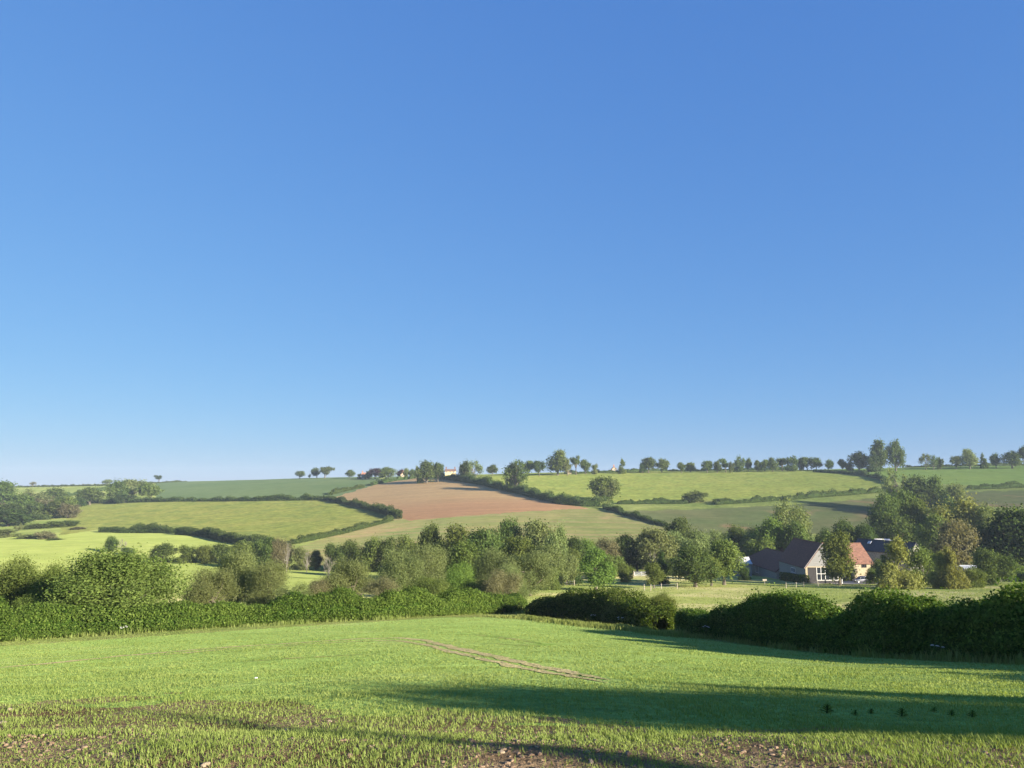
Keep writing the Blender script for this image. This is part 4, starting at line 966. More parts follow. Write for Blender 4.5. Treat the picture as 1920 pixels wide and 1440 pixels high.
# --- a red tiled range lying across behind the wing and one right of the barn: ridge along x
def cross_range(name, label, x0, x1, y0, y1, zb_, ze, zr, hipr, wallmat, roofmat):
    o3 = (x0, y0, zb_); o = empty(name, o3); tag(o, label, 'farm building', GF)
    ym = (y0 + y1) / 2; m = MB()
    vs = [(x0, y0, zb_ - 1.5), (x1, y0, zb_ - 1.5), (x1, y1, zb_ - 1.5), (x0, y1, zb_ - 1.5), (x0, y0, ze), (x1, y0, ze), (x1, y1, ze), (x0, y1, ze), (x0, ym, zr - 0.2), (x1, ym, zr - 0.2)]
    fs = [(0, 1, 5, 4), (1, 2, 6, 5), (2, 3, 7, 6), (3, 0, 4, 7), (7, 4, 8)]
    if not hipr: fs.append((5, 6, 9))
    shift(m.add(vs, fs), o3).build('wall', wallmat, o)
    r = MB(); e = 0.35; k = (zr - ze) / (ym - y0)
    r.slab([(x0 - 0.2, y0 - e, ze - e * k), (x1 + 0.2, y0 - e, ze - e * k), (x1 + 0.2 - hipr, ym, zr), (x0 - 0.2, ym, zr)], 0.2)
    r.slab([(x0 - 0.2, y1 + e, ze - e * k), (x0 - 0.2, ym, zr), (x1 + 0.2 - hipr, ym, zr), (x1 + 0.2, y1 + e, ze - e * k)], 0.2)
    if hipr: r.slab([(x1 + 0.2, y0 - e, ze - e * k), (x1 + 0.2, y1 + e, ze - e * k), (x1 + 0.2 - hipr, ym, zr)], 0.2)
    r.bar((x0 - 0.2, ym, zr + 0.02), (x1 + 0.2 - hipr, ym, zr + 0.02), 0.14)
    shift(r, o3).build('roof', roofmat, o); return o
ry = 207.0
rg = cross_range('red_roofed_range', 'cream walled range with a sunlit red tiled roof right of the barn', bx1 + 0.6, xat(1637, 1055, ry), ry, ry + 9.0, zrow(1080, ry), zrow(1054.5, ry), zrow(1018.5, ry + 4.5), 1.2, M_CREAM, M_TILE)
gx = xat(1620, 1059, ry) - (bx1 + 0.6)
window(rg, 'window', gx, 0, zrow(1060, ry) - zrow(1080, ry), 1.15, 1.05, '-y', 2, 1, M_DARK)
window(rg, 'window', gx - 6.4, 0, zrow(1062, ry) - zrow(1080, ry), 1.2, 1.2, '-y', 2, 1, M_DARK)
dp = MB(); dp.bar((xat(1634.5, 1055, ry) - (bx1 + 0.6), -0.12, 4.0), (xat(1634.5, 1055, ry) - (bx1 + 0.6), -0.12, 0), 0.09); dp.build('drain_pipe', M_DARK, rg)
cross_range('tiled_cottage', 'small tiled building whose sunlit roof shows above the barn wing', xat(1432, 1035, 252), xat(1480, 1035, 252), 252, 260, zrow(1070, 252), zrow(1043, 252), zrow(1026, 256), 0, M_STONE, M_TILE)
# --- dark slated barn on the right, set at an angle
dth = math.radians(31.7); dd = 212.0; dp_ = Vector((xat(1716, 1018, dd), dd, zrow(1082, dd)))
db = empty('slate_barn', dp_, dth); tag(db, 'dark slate roofed barn with a small pale stone gable at the right', 'barn', GF)
zde, zdr = zrow(1036, dd) - dp_.z, zrow(1017.5, dd) - dp_.z
wall_block(-3.3, 3.3, 0, 17.0, -1.5, zde, ('f', 'b'), zdr - 0.2).build('wall', M_STONE, db)
gable_roof(-3.3, 3.3, 0, 17.0, zde, zdr).build('roof', M_SLATE, db)
sk_ = MB(); sk_.slab([(-2.0, 12.0, zdr - 0.92), (-2.0, 13.0, zdr - 0.92), (-1.2, 13.0, zdr - 0.30), (-1.2, 12.0, zdr - 0.30)], 0.1); sk_.build('roof_light', M_PALEROOF, db)
cross_range('pale_roofed_shed', 'low shed whose white sheet roof peeps over the black slate barn', xat(1649, 1013, 240), xat(1676, 1013, 240), 240, 246, zrow(1060, 240), zrow(1015, 240), zrow(1011, 243), 0, M_WHITEBOARD, M_PALEROOF)
cross_range('pale_roofed_shed', 'low white roofed shed at the left end of the barn wing', xat(1378, 1050, 226), xat(1409, 1050, 226), 226, 232, zrow(1074, 226), zrow(1056, 226), zrow(1045, 229), 0, M_WHITEBOARD, M_PALEROOF)
cross_range('pale_roofed_shed', 'long low grey shed half hidden by the far right garden hedge', xat(1808, 1062, 208), xat(1838, 1062, 208), 208, 212, zrow(1080, 208), zrow(1065, 208), zrow(1060.5, 210), 0, M_WHITEBOARD, plain_mat('grey_sheet_roof', (0.36, 0.38, 0.40), 0.1, 1.0, 0.6))
hedge([(bx0 - 0.1, yb0 - 1.2), (bx0 - 0.9, yb0 + 5), (bx0 - 1.2, yb0 + 14)], [2.0, 2.1], 1.6, 0.30, 'hedge', 'low clipped garden hedge against the shaded barn wall', bumps=0.06, group='garden hedges', fuzz=0.06)
# drive
def patch(name, px, mat, label, cat, lift=0.06, dmin=150, dmax=240):
    q = [pix(u, v, dmin, dmax) for u, v in px]; me = bpy.data.meshes.new(name)
    o = link(name, mesh_np(name, *_patch(q, lift), mat, True)); tag(o, label, cat, kind='structure')
def _patch(q, lift):
    a, b, c, d = [np.array(p[:2]) for p in q]; n = 14; V = []
    for i in range(n + 1):
        for j in range(n + 1):
            s, t = i / n, j / n; p = (a * (1 - s) + b * s) * (1 - t) + (d * (1 - s) + c * s) * t; V.append((p[0], p[1], float(zfun(*p)) + lift))
    i = np.arange(n)[:, None] * (n + 1) + np.arange(n)[None, :]
    return np.array(V), np.stack([i, i + n + 1, i + n + 2, i + 1], -1).reshape(-1, 4)
patch('drive', [(1562, 1095.5), (1662, 1095), (1656, 1088), (1570, 1087)], M_DRIVE, 'pale gravel drive under the parked car', 'drive')

# ------------------------------------------------------------------ parked car, nose to the left
def car(loc, rz):
    o = empty('parked_car', loc, rz); tag(o, 'silver hatchback parked on the gravel drive in front of the red tiled range', 'car')
    P_ = plain_mat('silver_paint', (0.22, 0.225, 0.25), 0.03, 1.0, 0.28, metal=0.6, spec=0.5)
    RUB = plain_mat('tyre_rubber', (0.02, 0.02, 0.02), 0.1, 4.0, 0.8); ALU = plain_mat('alloy', (0.62, 0.62, 0.63), 0.05, 4.0, 0.35, metal=0.5)
    LAMP = plain_mat('lamp_glass', (0.75, 0.76, 0.78), 0.05, 2.0, 0.15); RED = plain_mat('tail_lamp', (0.45, 0.03, 0.03), 0.05, 2.0, 0.2)
    # stations nose to tail: x, sill z, shoulder z, half width
    st = [(-2.12, 0.42, 0.62, 0.66), (-2.02, 0.30, 0.74, 0.78), (-1.6, 0.26, 0.86, 0.85), (-1.0, 0.24, 0.98, 0.87), (-0.3, 0.24, 1.0, 0.88), (0.6, 0.24, 1.02, 0.88), (1.4, 0.26, 1.04, 0.87), (1.9, 0.30, 1.05, 0.82), (2.08, 0.42, 0.98, 0.74)]
    m = MB(); sec = []
    for x, zs, zh, w in st:
        sec.append([(x, -w * 0.92, zs), (x, -w, zs + 0.18), (x, -w, zh - 0.14), (x, -w * 0.93, zh), (x, w * 0.93, zh), (x, w, zh - 0.14), (x, w, zs + 0.18), (x, w * 0.92, zs)])
    vs = [p for s in sec for p in s]; fs = []
    for i in range(len(st) - 1):
        for j in range(8): fs.append((i * 8 + j, i * 8 + (j + 1) % 8, (i + 1) * 8 + (j + 1) % 8, (i + 1) * 8 + j))
    fs += [tuple(range(8))[::-1], tuple(range((len(st) - 1) * 8, len(st) * 8))]
    m.add(vs, fs)
    # roof shell carried on its pillars
    rf = [(-0.35, 1.50, 0.60), (0.2, 1.58, 0.64), (1.1, 1.58, 0.64), (1.65, 1.48, 0.60)]
    vs = []; fs = []
    for x, z, w in rf: vs += [(x, -w, z), (x, -w * 0.6, z + 0.05), (x, w * 0.6, z + 0.05), (x, w, z), (x, w, z - 0.06), (x, -w, z - 0.06)]
    for i in range(3):
        for j in range(6): fs.append((i * 6 + j, i * 6 + (j + 1) % 6, (i + 1) * 6 + (j + 1) % 6, (i + 1) * 6 + j))
    fs += [tuple(range(6))[::-1], tuple(range(18, 24))]; m.add(vs, fs)
    for s in (-1, 1):
        for (x0, x1, z1, w1) in ((-1.05, -0.35, 1.48, 0.60), (0.35, 0.40, 1.53, 0.635), (1.15, 1.15, 1.53, 0.635), (1.98, 1.65, 1.46, 0.6)):
            m.bar((x0, s * 0.80, 0.98), (x1, s * w1, z1), 0.05, n=5)
    bpart = m.build('body', P_, o, True)
    g = MB()
    for s in (-1, 1): g.add([(-0.98, s * 0.79, 0.99), (1.92, s * 0.79, 1.03), (1.62, s * 0.60, 1.47), (-0.33, s * 0.60, 1.48)], [(0, 1, 2, 3)])
    g.build('side_window', M_GLASS, o)
    g = MB(); g.add([(-1.04, -0.76, 0.99), (-1.04, 0.76, 0.99), (-0.37, 0.57, 1.49), (-0.37, -0.57, 1.49)], [(0, 1, 2, 3)]); g.build('windscreen', M_GLASS, o)
    g = MB(); g.add([(1.96, -0.74, 1.05), (1.96, 0.74, 1.05), (1.67, 0.56, 1.46), (1.67, -0.56, 1.46)], [(0, 1, 2, 3)]); g.build('rear_window', M_GLASS, o)
    for x in (-1.32, 1.28):
        for s in (-1, 1):
            w = MB(); w.bar((x, s * 0.72, 0.32), (x, s * 0.90, 0.32), 0.32, n=18); wo = w.build('wheel', RUB, o)
            r = MB(); r.bar((x, s * 0.86, 0.32), (x, s * 0.915, 0.32), 0.21, n=14); r.build('rim', ALU, wo)
    for s in (-1, 1):
        h = MB(); h.box((-2.0, s * 0.62, 0.68), (0.2, 0.28, 0.13), s * 0.4); h.build('headlight', LAMP, o)
        h = MB(); h.box((2.02, s * 0.66, 0.86), (0.12, 0.16, 0.3)); h.build('tail_light', RED, o)
        h = MB(); h.box((-0.78, s * 0.95, 1.03), (0.12, 0.2, 0.13)); h.build('wing_mirror', P_, o)
    hd = MB()
    for x in (-0.1, 0.95): hd.box((x, -0.885, 0.86), (0.2, 0.04, 0.04))
    hd.build('door_handle', P_, o)
p = pix(1616, 1093, 150, 230)
car((p.x, p.y, p.z + 0.07), math.radians(6))

# ------------------------------------------------------------------ farmhouses on the skyline
def house(name, label, u, d, wpx, v_eave, v_ridge, depth, wallmat, roofmat, chim=2, ridge_y=False, nwin=3):
    p = at(u, d); W = wpx * d / F; o = empty(name, p); tag(o, label, 'house', 'houses on the skyline')
    ze, zr = zrow(v_eave, d) - p.z, zrow(v_ridge, d) - p.z
    m = MB()
    if ridge_y:
        shift(wall_block(-W / 2, W / 2, 0, depth, -1.5, ze, ('f', 'b'), zr - 0.2), (0, 0, 0)).build('wall', wallmat, o)
        rf = gable_roof(-W / 2, W / 2, 0, depth, ze, zr).build('roof', roofmat, o)
    else:
        ym = depth / 2
        m.add([(-W / 2, 0, -1.5), (W / 2, 0, -1.5), (W / 2, depth, -1.5), (-W / 2, depth, -1.5), (-W / 2, 0, ze), (W / 2, 0, ze), (W / 2, depth, ze), (-W / 2, depth, ze), (-W / 2, ym, zr - 0.2), (W / 2, ym, zr - 0.2)],
              [(0, 1, 5, 4), (1, 2, 6, 9, 5), (2, 3, 7, 6), (3, 0, 4, 8, 7)]).build('wall', wallmat, o)
        r = MB(); e = 0.4; k = (zr - ze) / ym
        r.slab([(-W / 2 - 0.3, -e, ze - e * k), (W / 2 + 0.3, -e, ze - e * k), (W / 2 + 0.3, ym, zr), (-W / 2 - 0.3, ym, zr)], 0.25)
        r.slab([(-W / 2 - 0.3, depth + e, ze - e * k), (-W / 2 - 0.3, ym, zr), (W / 2 + 0.3, ym, zr), (W / 2 + 0.3, depth + e, ze - e * k)], 0.25)
        rf = r.build('roof', roofmat, o)
    for k in range(chim):
        c = MB(); x = (-W / 2 + 0.6) if k == 0 else (W / 2 - 0.6)
        c.box((x if not ridge_y else 0, depth / 2, zr + 0.7), (0.9, 0.7, 2.2)); c.box((x if not ridge_y else 0, depth / 2, zr + 1.85), (1.05, 0.85, 0.15)); c.build('chimney', roofmat, rf)
    for k in range(nwin):
        window(o, 'window', -W / 2 + W * (k + 0.5) / nwin, 0, max(ze - 1.1, 0.8), 1.0, 1.2, '-y', 2, 1)
M_ROOFB = plain_mat('brown_roof', (0.20, 0.12, 0.09), 0.2, 1.0, 0.9); M_ROOFO = plain_mat('orange_roof', (0.42, 0.20, 0.12), 0.2, 1.0, 0.9)
house('farmhouse', 'pale yellow farmhouse with brown roof and two chimneys on the skyline', 844, 672, 19, 883, 879.5, 6, M_YELLOWWALL, M_ROOFB)
house('house', 'tiny white gabled house among the village trees', 755, 770, 8, 889.5, 886, 8, M_CREAM, M_ROOFO, 1, True, 1)
house('house', 'orange roofed house at the left of the village trees', 682, 845, 9, 890, 886, 6, M_CREAM, M_ROOFO, 1, False, 2)
house('house', 'ivy green gabled house between the village trees', 716, 800, 10, 890, 883.5, 8, plain_mat('ivy_wall', (0.16, 0.19, 0.06), 0.3, 2.0, 0.9), M_ROOFB, 0, True, 1)
house('house', 'white house with a red roof left of the pointed skyline tree', 1152, 716, 9, 879, 875, 7, M_CREAM, M_ROOFO, 1, True, 2)
house('shed', 'tiny pale shed under the highest domed skyline tree', 1068, 694, 8, 881.3, 880.2, 4, M_CREAM, M_PALEROOF, 0, False, 1)

# ------------------------------------------------------------------ gate, posts, fences, small things
def field_gate(loc, w, h, label, rz=0.0, mat=None):
    o = empty('field_gate', loc, rz); tag(o, label, 'gate')
    for s in (-1, 1):
        m = MB(); m.box((s * (w / 2 + 0.12), 0, 0.65), (0.2, 0.2, 1.7)); m.box((s * (w / 2 + 0.12), 0, 1.53), (0.14, 0.14, 0.06)); m.build('gate_post', M_WOOD, o)
    m = MB()
    for k in range(5): m.box((0, 0, 0.22 + k * h / 5.2), (w, 0.06, 0.055))
    for x in (-w / 2 + 0.05, 0, w / 2 - 0.05): m.box((x, -0.05, h / 2 + 0.05), (0.09, 0.06, h - 0.02))
    m.bar((-w / 2, -0.1, 0.2), (0, -0.1, h - 0.05), 0.04); m.build('gate_bars', mat or M_STEEL, o)
p = at(1203, 214); field_gate(p, 4.0, 1.3, 'pale metal five bar gate in the gap under the pale domed tree', 0.1)
def fence(pts, label, hgt=1.15, group='post and wire fences'):
    o = empty('wire_fence', (pts[0].x, pts[0].y, pts[0].z)); tag(o, label, 'fence', group); b = pts[0]
    for q in pts:
        m = MB(); ln = random.uniform(-0.09, 0.09); a = q - b
        m.bar((a.x, a.y, a.z - 0.3), (a.x + ln, a.y, a.z + hgt), 0.085, 0.075, 7); m.bar((a.x + ln, a.y, a.z + hgt), (a.x + ln, a.y, a.z + hgt + 0.07), 0.075, 0.02, 7); m.build('post', M_WOOD, o)
    m = MB()
    for i in range(len(pts) - 1):
        for hh in (0.5, 0.95): m.bar(pts[i] - b + Vector((0, 0, hh)), pts[i + 1] - b + Vector((0, 0, hh)), 0.008, n=4)
    m.build('wire', M_STEEL, o)
fence([pix(u, v, 90, 230) for u, v in ((1050, 1103), (1077, 1098), (1120, 1104), (1134, 1096), (1149, 1091))], 'post and wire fence running past the young clear stemmed tree')
fence([pix(u, v, 90, 230) for u, v in ((1208, 1107), (1220, 1108), (1240, 1106), (1270, 1104))], 'three pale posts with wire at the foot of the small tree')
fence([pix(u, v, 90, 193) for u, v in ((1474, 1103), (1493, 1102), (1507, 1101), (1534, 1099), (1566, 1097.5))], 'leaning post and wire fence along the meadow before the barn')
fence([pix(u, v, 90, 230) for u, v in ((1815, 1097), (1852, 1095), (1877, 1093), (1905, 1091), (1930, 1090))], 'pale posts in the long grass by the far right garden hedge')
def post(u, v, h, r, mat, label, name='post', cat='post'):
    p = pix(u, v, 60, 230); m = MB(); m.bar((0, 0, -0.3), (0.02, 0, h), r, r * 0.92, 9); m.bar((0.02, 0, h), (0.02, 0, h + r), r * 0.92, r * 0.25, 9)
    o = m.build(name, mat); o.location = p; tag(o, label, cat, 'single posts')
post(1579, 1095, 1.8, 0.11, M_WHITE, 'stout white post beside the leafy tree at the drive')
post(1813, 1096, 1.4, 0.1, M_WOOD, 'short wooden post left of the far right garden hedge')
# notice board in the shade of the wing
p = pix(1434, 1096, 150, 215)
o = empty('notice_board', p); tag(o, 'small pale notice board on a post in the shade before the barn wing', 'sign')
m = MB(); m.bar((0, 0, -0.2), (0, 0, 0.9), 0.05); m.build('post', M_WOOD, o)
m = MB(); m.box((0, -0.06, 1.05), (0.95, 0.05, 0.4)); m.build('board', M_WOOD, o)
# goal like white frame at the right edge
p = at(1918, 214)
o = empty('goal_frame', p, 0.15); tag(o, 'white tubular goal frame cut by the right edge', 'goal')
m = MB(); w, h = 2.6, 2.5
for s in (-1, 1): m.bar((s * w / 2, 0, 0), (s * w / 2, 0, h), 0.07, n=8); m.bar((s * w / 2, 0, h), (s * w / 2, 1.1, 0.05), 0.05, n=8)
m.bar((-w / 2, 0, h), (w / 2, 0, h), 0.07, n=8); m.bar((-w / 2, 1.1, 0.05), (w / 2, 1.1, 0.05), 0.05, n=8); m.build('frame', M_WHITE, o)
# ------------------------------------------------------------------ the crop and the headland close by
def bare(x, y):
    """how bare the ground is: 0 full crop, 1 none"""
    head = np.clip((np.clip(11.6 - 0.35 * x, 8.6, 14.0) - y) / 3.5, 0, 1)
    nz = 0.5 + 0.5 * fnoise(x, y * 0.55, 1.1, 41) * 0.7 + 0.25 * fnoise(x, y, 0.35, 42)
    low = np.clip((7.3 - y) / 1.3, 0, 1) * 0.22
    return np.clip(head * (nz * 1.2 - 0.32) + low * 1.0, 0, 0.96)

def on_track(x, y):
    keep = np.ones(len(x))
    for Q, w in TRACKS:
        lo, hi = Q.min(0) - 1, Q.max(0) + 1
        m = np.where((x > lo[0]) & (x < hi[0]) & (y > lo[1]) & (y < hi[1]))[0]
        for s in range(0, len(m), 4000):
            mm = m[s:s + 4000]; d = np.sqrt(((x[mm, None] - Q[None, :, 0]) ** 2 + (y[mm, None] - Q[None, :, 1]) ** 2).min(1))
            keep[mm] = np.minimum(keep[mm], np.where(d < w * 0.7, 0.06, 1))
    return keep

def blades(name, n, y0, y1, hmin, hmax, wd, mat, label, dens_bare=True, umin=-120, umax=2040, pts=None, cat='crop', bend=0.5):
    r = np.random.default_rng(int(y0 * 10) + 5)
    if pts is None:
        y = np.sqrt(r.random(n) * (y1 ** 2 - y0 ** 2) + y0 ** 2)
        t0, t1 = (umin - 960) / (F * 1.03), (umax - 960) / (F * 1.03)
        x = y * (t0 + (t1 - t0) * r.random(n))
        if dens_bare:
            k = (r.random(n) > bare(x, y)) & (r.random(n) < on_track(x, y)); x, y = x[k], y[k]
            # seedlings come up in small tufts
            x += 0.05 * r.standard_normal(len(x)); y += 0.05 * r.standard_normal(len(y))
    else: x, y = (np.array(q) for q in pts)
    n = len(x); z = zfun(x, y)
    a = r.random(n) * 2 * np.pi; h = (hmin + (hmax - hmin) * r.random(n)) * (0.75 + 0.35 * fnoise(x, y, 0.9, 44)); w = np.asarray(wd) * (0.7 + 0.6 * r.random(n))
    dx, dy = np.cos(a), np.sin(a); b = bend * (0.25 + r.random(n)) * h
    B = np.stack([x, y, z - 0.01], 1); side = np.stack([-dy, dx, np.zeros(n)], 1) * (w / 2)[:, None]
    M_ = B + np.stack([dx * b * 0.35, dy * b * 0.35, h * 0.6], 1); Tp = B + np.stack([dx * b, dy * b, h], 1)
    V = np.stack([B - side, B + side, M_ + side * 0.8, M_ - side * 0.8, Tp], 1).reshape(-1, 3)
    i = np.arange(n)[:, None] * 5
    q = np.concatenate([i, i + 1, i + 2, i + 3], 1); tq = np.concatenate([i + 3, i + 2, i + 4], 1)
    tint = np.clip(0.5 + 0.22 * fnoise(x, y, 1.7, 45) + r.normal(0, 0.2, n), 0, 1)
    o = link(name, mesh_np(name, V, [q, tq], LEAF[mat], False, np.concatenate([tint, tint]))); tag(o, label, cat, kind='stuff'); return o

def crop():
    """one even sowing, thinned towards the far end only as fast as the eye can resolve it"""
    r = np.random.default_rng(77); n = 640000
    y = np.exp(r.uniform(math.log(4.3), math.log(80), n)); x = y * r.uniform(-0.76, 0.76, n)
    th = math.radians(100); drill = np.sin((x * math.sin(th) + y * math.cos(th) * 0.2) * 2 * np.pi / 0.17)           # drilled rows
    k = (r.random(n) > bare(x, y)) & (r.random(n) < on_track(x, y)) & (r.random(n) < 0.62 + 0.38 * drill)
    x, y = x[k], y[k]; return x + 0.02 * r.standard_normal(len(x)), y + 0.04 * r.standard_normal(len(y))
_cx = crop()
blades('young_crop', 4, 4, 4, 0.03, 0.075, 0.0027 + 0.00072 * _cx[1], 'grass', 'young green cereal blades over the whole near field', False, pts=_cx, bend=0.75)

def along(px, n, spread, dmin=18, dmax=95, bias=0.0, seed=1):
    P = np.array([tuple(q) for q in hp(px, dmin, dmax)]); s = np.concatenate([[0], np.cumsum(np.linalg.norm(np.diff(P, axis=0), axis=1))]); r = np.random.default_rng(seed)
    l = r.random(n) * s[-1]; x = np.interp(l, s, P[:, 0]); y = np.interp(l, s, P[:, 1]); nz = np.clip(fnoise(x, y, 1.6, 61) * 0.6 + 0.7, 0.1, 1.2)
    return x + spread * r.normal(0, 0.5, n) * nz, y - np.abs(r.normal(0, 0.8, n)) * spread * nz + bias
blades('long_grass', 0, 0, 0, 0.2, 0.6, 0.04, 'rough', 'tall seeding grass along the foot of the left hedge', False, pts=along(HEDGE_FRONT, 26000, 1.1, seed=3), cat='grass')
blades('long_grass', 1, 1, 1, 0.15, 0.5, 0.04, 'rough', 'tall tufted grass below the humped hedge and the gap', False, pts=along([(940, 1156), (1050, 1166), (1150, 1178), (1260, 1192), (1290, 1194)], 20000, 1.7, seed=4), cat='grass')
blades('long_grass', 2, 2, 2, 0.2, 0.65, 0.04, 'rough', 'rough shaded grass at the foot of the dark right hedge', False, pts=along(rh_px + [(2040, 1250)], 26000, 1.5, seed=5), cat='grass')
mx = pix(1400, 1120, 80, 180)
def meadow(seed, n):
    r = np.random.default_rng(seed); y = 78 + 112 * np.sqrt(r.random(n)); x = y * (-0.02 + 0.80 * r.random(n))
    k = fnoise(x, y, 9, 71) + 0.5 * fnoise(x, y, 3, 72) > r.random(n) * 1.6 - 0.9; return x[k], y[k]
blades('meadow_grass', 3, 3, 3, 0.12, 0.34, 0.07, 'rough', 'unmown meadow grass between the hedges and the farm', False, pts=meadow(8, 45000), cat='grass')

# clods: too many to count
def clods(n, y0, y1, s0, s1, mat, label, name='soil_clods', seed=9, thr=0.35, cat='soil'):
    r = np.random.default_rng(seed)
    import bmesh as _b
    bm = _b.new(); _b.ops.create_icosphere(bm, subdivisions=2, radius=1.0); bv = np.array([tuple(v.co) for v in bm.verts]); bf = np.array([[v.index for v in f.verts] for f in bm.faces]); bm.free()
    y = np.sqrt(r.random(n) * (y1 ** 2 - y0 ** 2) + y0 ** 2); x = y * (-0.78 + 1.56 * r.random(n))
    k = bare(x, y) > thr * r.random(n) + 0.12; x, y = x[k], y[k]; n = len(x); z = zfun(x, y)
    s = s0 + (s1 - s0) * r.random(n) ** 4.5
    out = []
    for i in range(n):
        w = bv * (1 + 0.30 * np.sin(bv @ r.normal(0, 3.4, (3, 3)) + r.random(3) * 6).sum(1, keepdims=True) * 0.5 + 0.10 * r.standard_normal((len(bv), 1)))
        an = r.random() * 6.28; c, sn = math.cos(an), math.sin(an); e = np.array([1, 0.6 + 0.5 * r.random(), 0.4 + 0.3 * r.random()])
        w = (w * e) @ np.array([[c, sn, 0], [-sn, c, 0], [0, 0, 1]]); out.append(w * s[i] + np.array([x[i], y[i], z[i] + s[i] * 0.05]))
    V = np.concatenate(out); Fc = np.concatenate([bf + i * len(bv) for i in range(n)])
    o = link(name, mesh_np(name, V, Fc, mat, False)); tag(o, label, cat, kind='stuff')
M_CLOD = plain_mat('clod_earth', (0.25, 0.18, 0.115), 0.5, 14.0, 0.95, c2=(0.13, 0.08, 0.048), bump=0.6)
clods(9000, 4.4, 9, 0.004, 0.028, M_CLOD, 'loose brown clods strewn over the headland')
clods(900, 9, 13, 0.01, 0.03, M_CLOD, 'scattered clods further out on the headland', seed=10, thr=0.5)
# the bigger pale stones one can point to
M_STONEP = plain_mat('field_stone', (0.30, 0.235, 0.16), 0.3, 14.0, 0.9, c2=(0.27, 0.21, 0.14), bump=0.6)
def stone(u, v, s, label, mat=None, name='stone', cat='stone'):
    p = pix(u, v, 3.2, 30); r = np.random.default_rng(int(u + v))
    import bmesh as _b
    bm = _b.new(); _b.ops.create_icosphere(bm, subdivisions=3, radius=1.0)
    K = r.normal(0, 1.7, (3, 3)); ph = r.random(3) * 6; K2 = r.normal(0, 5, (3, 3))
    for w in bm.verts:
        q = np.array(w.co); q = q * (1 + 0.13 * np.sin(K @ q + ph).sum() + 0.045 * np.sin(K2 @ q).sum() + 0.03 * r.standard_normal()); w.co = Vector(q * np.array([1, 0.75, 0.6]) * s)
    me = bpy.data.meshes.new(name); bm.to_mesh(me); bm.free(); me.materials.append(mat or M_STONEP); s *= 1.0
    o = link(name, me); o.location = p + Vector((0, 0, s * 0.2)); o.rotation_euler = (0, 0, r.random() * 6); tag(o, label, cat, 'stones and big clods on the headland')
stone(112, 1374, 0.047, 'pale flat stone left in the headland below the brow')
stone(4, 1357, 0.043, 'whitish stone at the left edge of the headland')
stone(18, 1333, 0.050, 'pale stone on the brow at the far left')
stone(537, 1370, 0.030, 'small pale stone inside the thin shadow streak')
stone(618, 1354, 0.032, 'pale stone right above the thin shadow streak')
stone(884, 1392, 0.040, 'brown earth heap standing up among the blades near the middle', M_CLOD, 'soil_clod', 'clod')
stone(655, 1420, 0.040, 'large pale clod near the bottom left of the middle', M_CLOD, 'soil_clod', 'clod')
stone(385, 1436, 0.036, 'pointed pale stone cut by the bottom edge')
stone(940, 1412, 0.029, 'pinkish clod low right of the brown earth heap', M_STONEP, 'soil_clod', 'clod')
stone(1108, 1430, 0.029, 'small pale stone low at the right of the clods')
stone(1180, 1416, 0.036, 'dark round clod low on the right part of the headland', M_CLOD, 'soil_clod', 'clod')
stone(205, 1416, 0.029, 'yellowish stone low on the left of the headland')
stone(480, 1272, 0.036, 'lone white stone out in the green crop', M_WHITE)

# thistles in the shade and white umbels by the hedge
M_WEED = LEAF['hedge']
def thistle(u, v, h, label):
    p = pix(u, v, 5, 40); r = np.random.default_rng(int(u)); o = empty('thistle', p); tag(o, label, 'thistle', 'thistles in the shaded crop')
    m = MB(); m.bar((0, 0, -0.02), (0.02, 0, h), 0.012, 0.005, 6); m.build('stem', LEAF['oak'], o)
    V = []; Fc = []; 
    for k in range(30):
        f = k / 30; a = k * 2.4; zz = h * (0.1 + 0.9 * f); L = h * 0.95 * (1 - 0.65 * f); d = Vector((math.cos(a), math.sin(a), 0.25 + 0.5 * f)); s = Vector((-math.sin(a), math.cos(a), 0)) * L * 0.17
        c = Vector((0.02 * f, 0, zz)); b = len(V)
        V += [c - s * 0.3, c + d * L * 0.35 - s, c + d * L * 0.5 - s * 0.45, c + d * L * 0.7 - s * 0.8, c + d * L - Vector((0, 0, L * 0.15)), c + d * L * 0.7 + s * 0.8, c + d * L * 0.5 + s * 0.45, c + d * L * 0.35 + s, c + s * 0.3]
        Fc.append(tuple(range(b, b + 9)))
    me = bpy.data.meshes.new('leaves'); me.from_pydata([tuple(q) for q in V], [], Fc); me.materials.append(M_WEED); a_ = me.attributes.new('tint', 'FLOAT', 'FACE'); a_.data.foreach_set('value', r.random(len(Fc)).astype(np.float32)); link('leaves', me, o)
thistle(1550, 1337, 0.11, 'tallest dark thistle in the shaded crop on the right')
thistle(1602, 1341, 0.06, 'low thistle just right of the tallest one')
thistle(1632, 1338, 0.06, 'small thistle midway between the two big thistles')
thistle(1690, 1344, 0.10, 'big spreading thistle in the middle of the shaded line')
thistle(1750, 1335, 0.06, 'low thistle right of the big spreading one')
thistle(1783, 1343, 0.07, 'second last thistle of the shaded line')
thistle(1822, 1345, 0.08, 'rightmost thistle in the shaded crop')
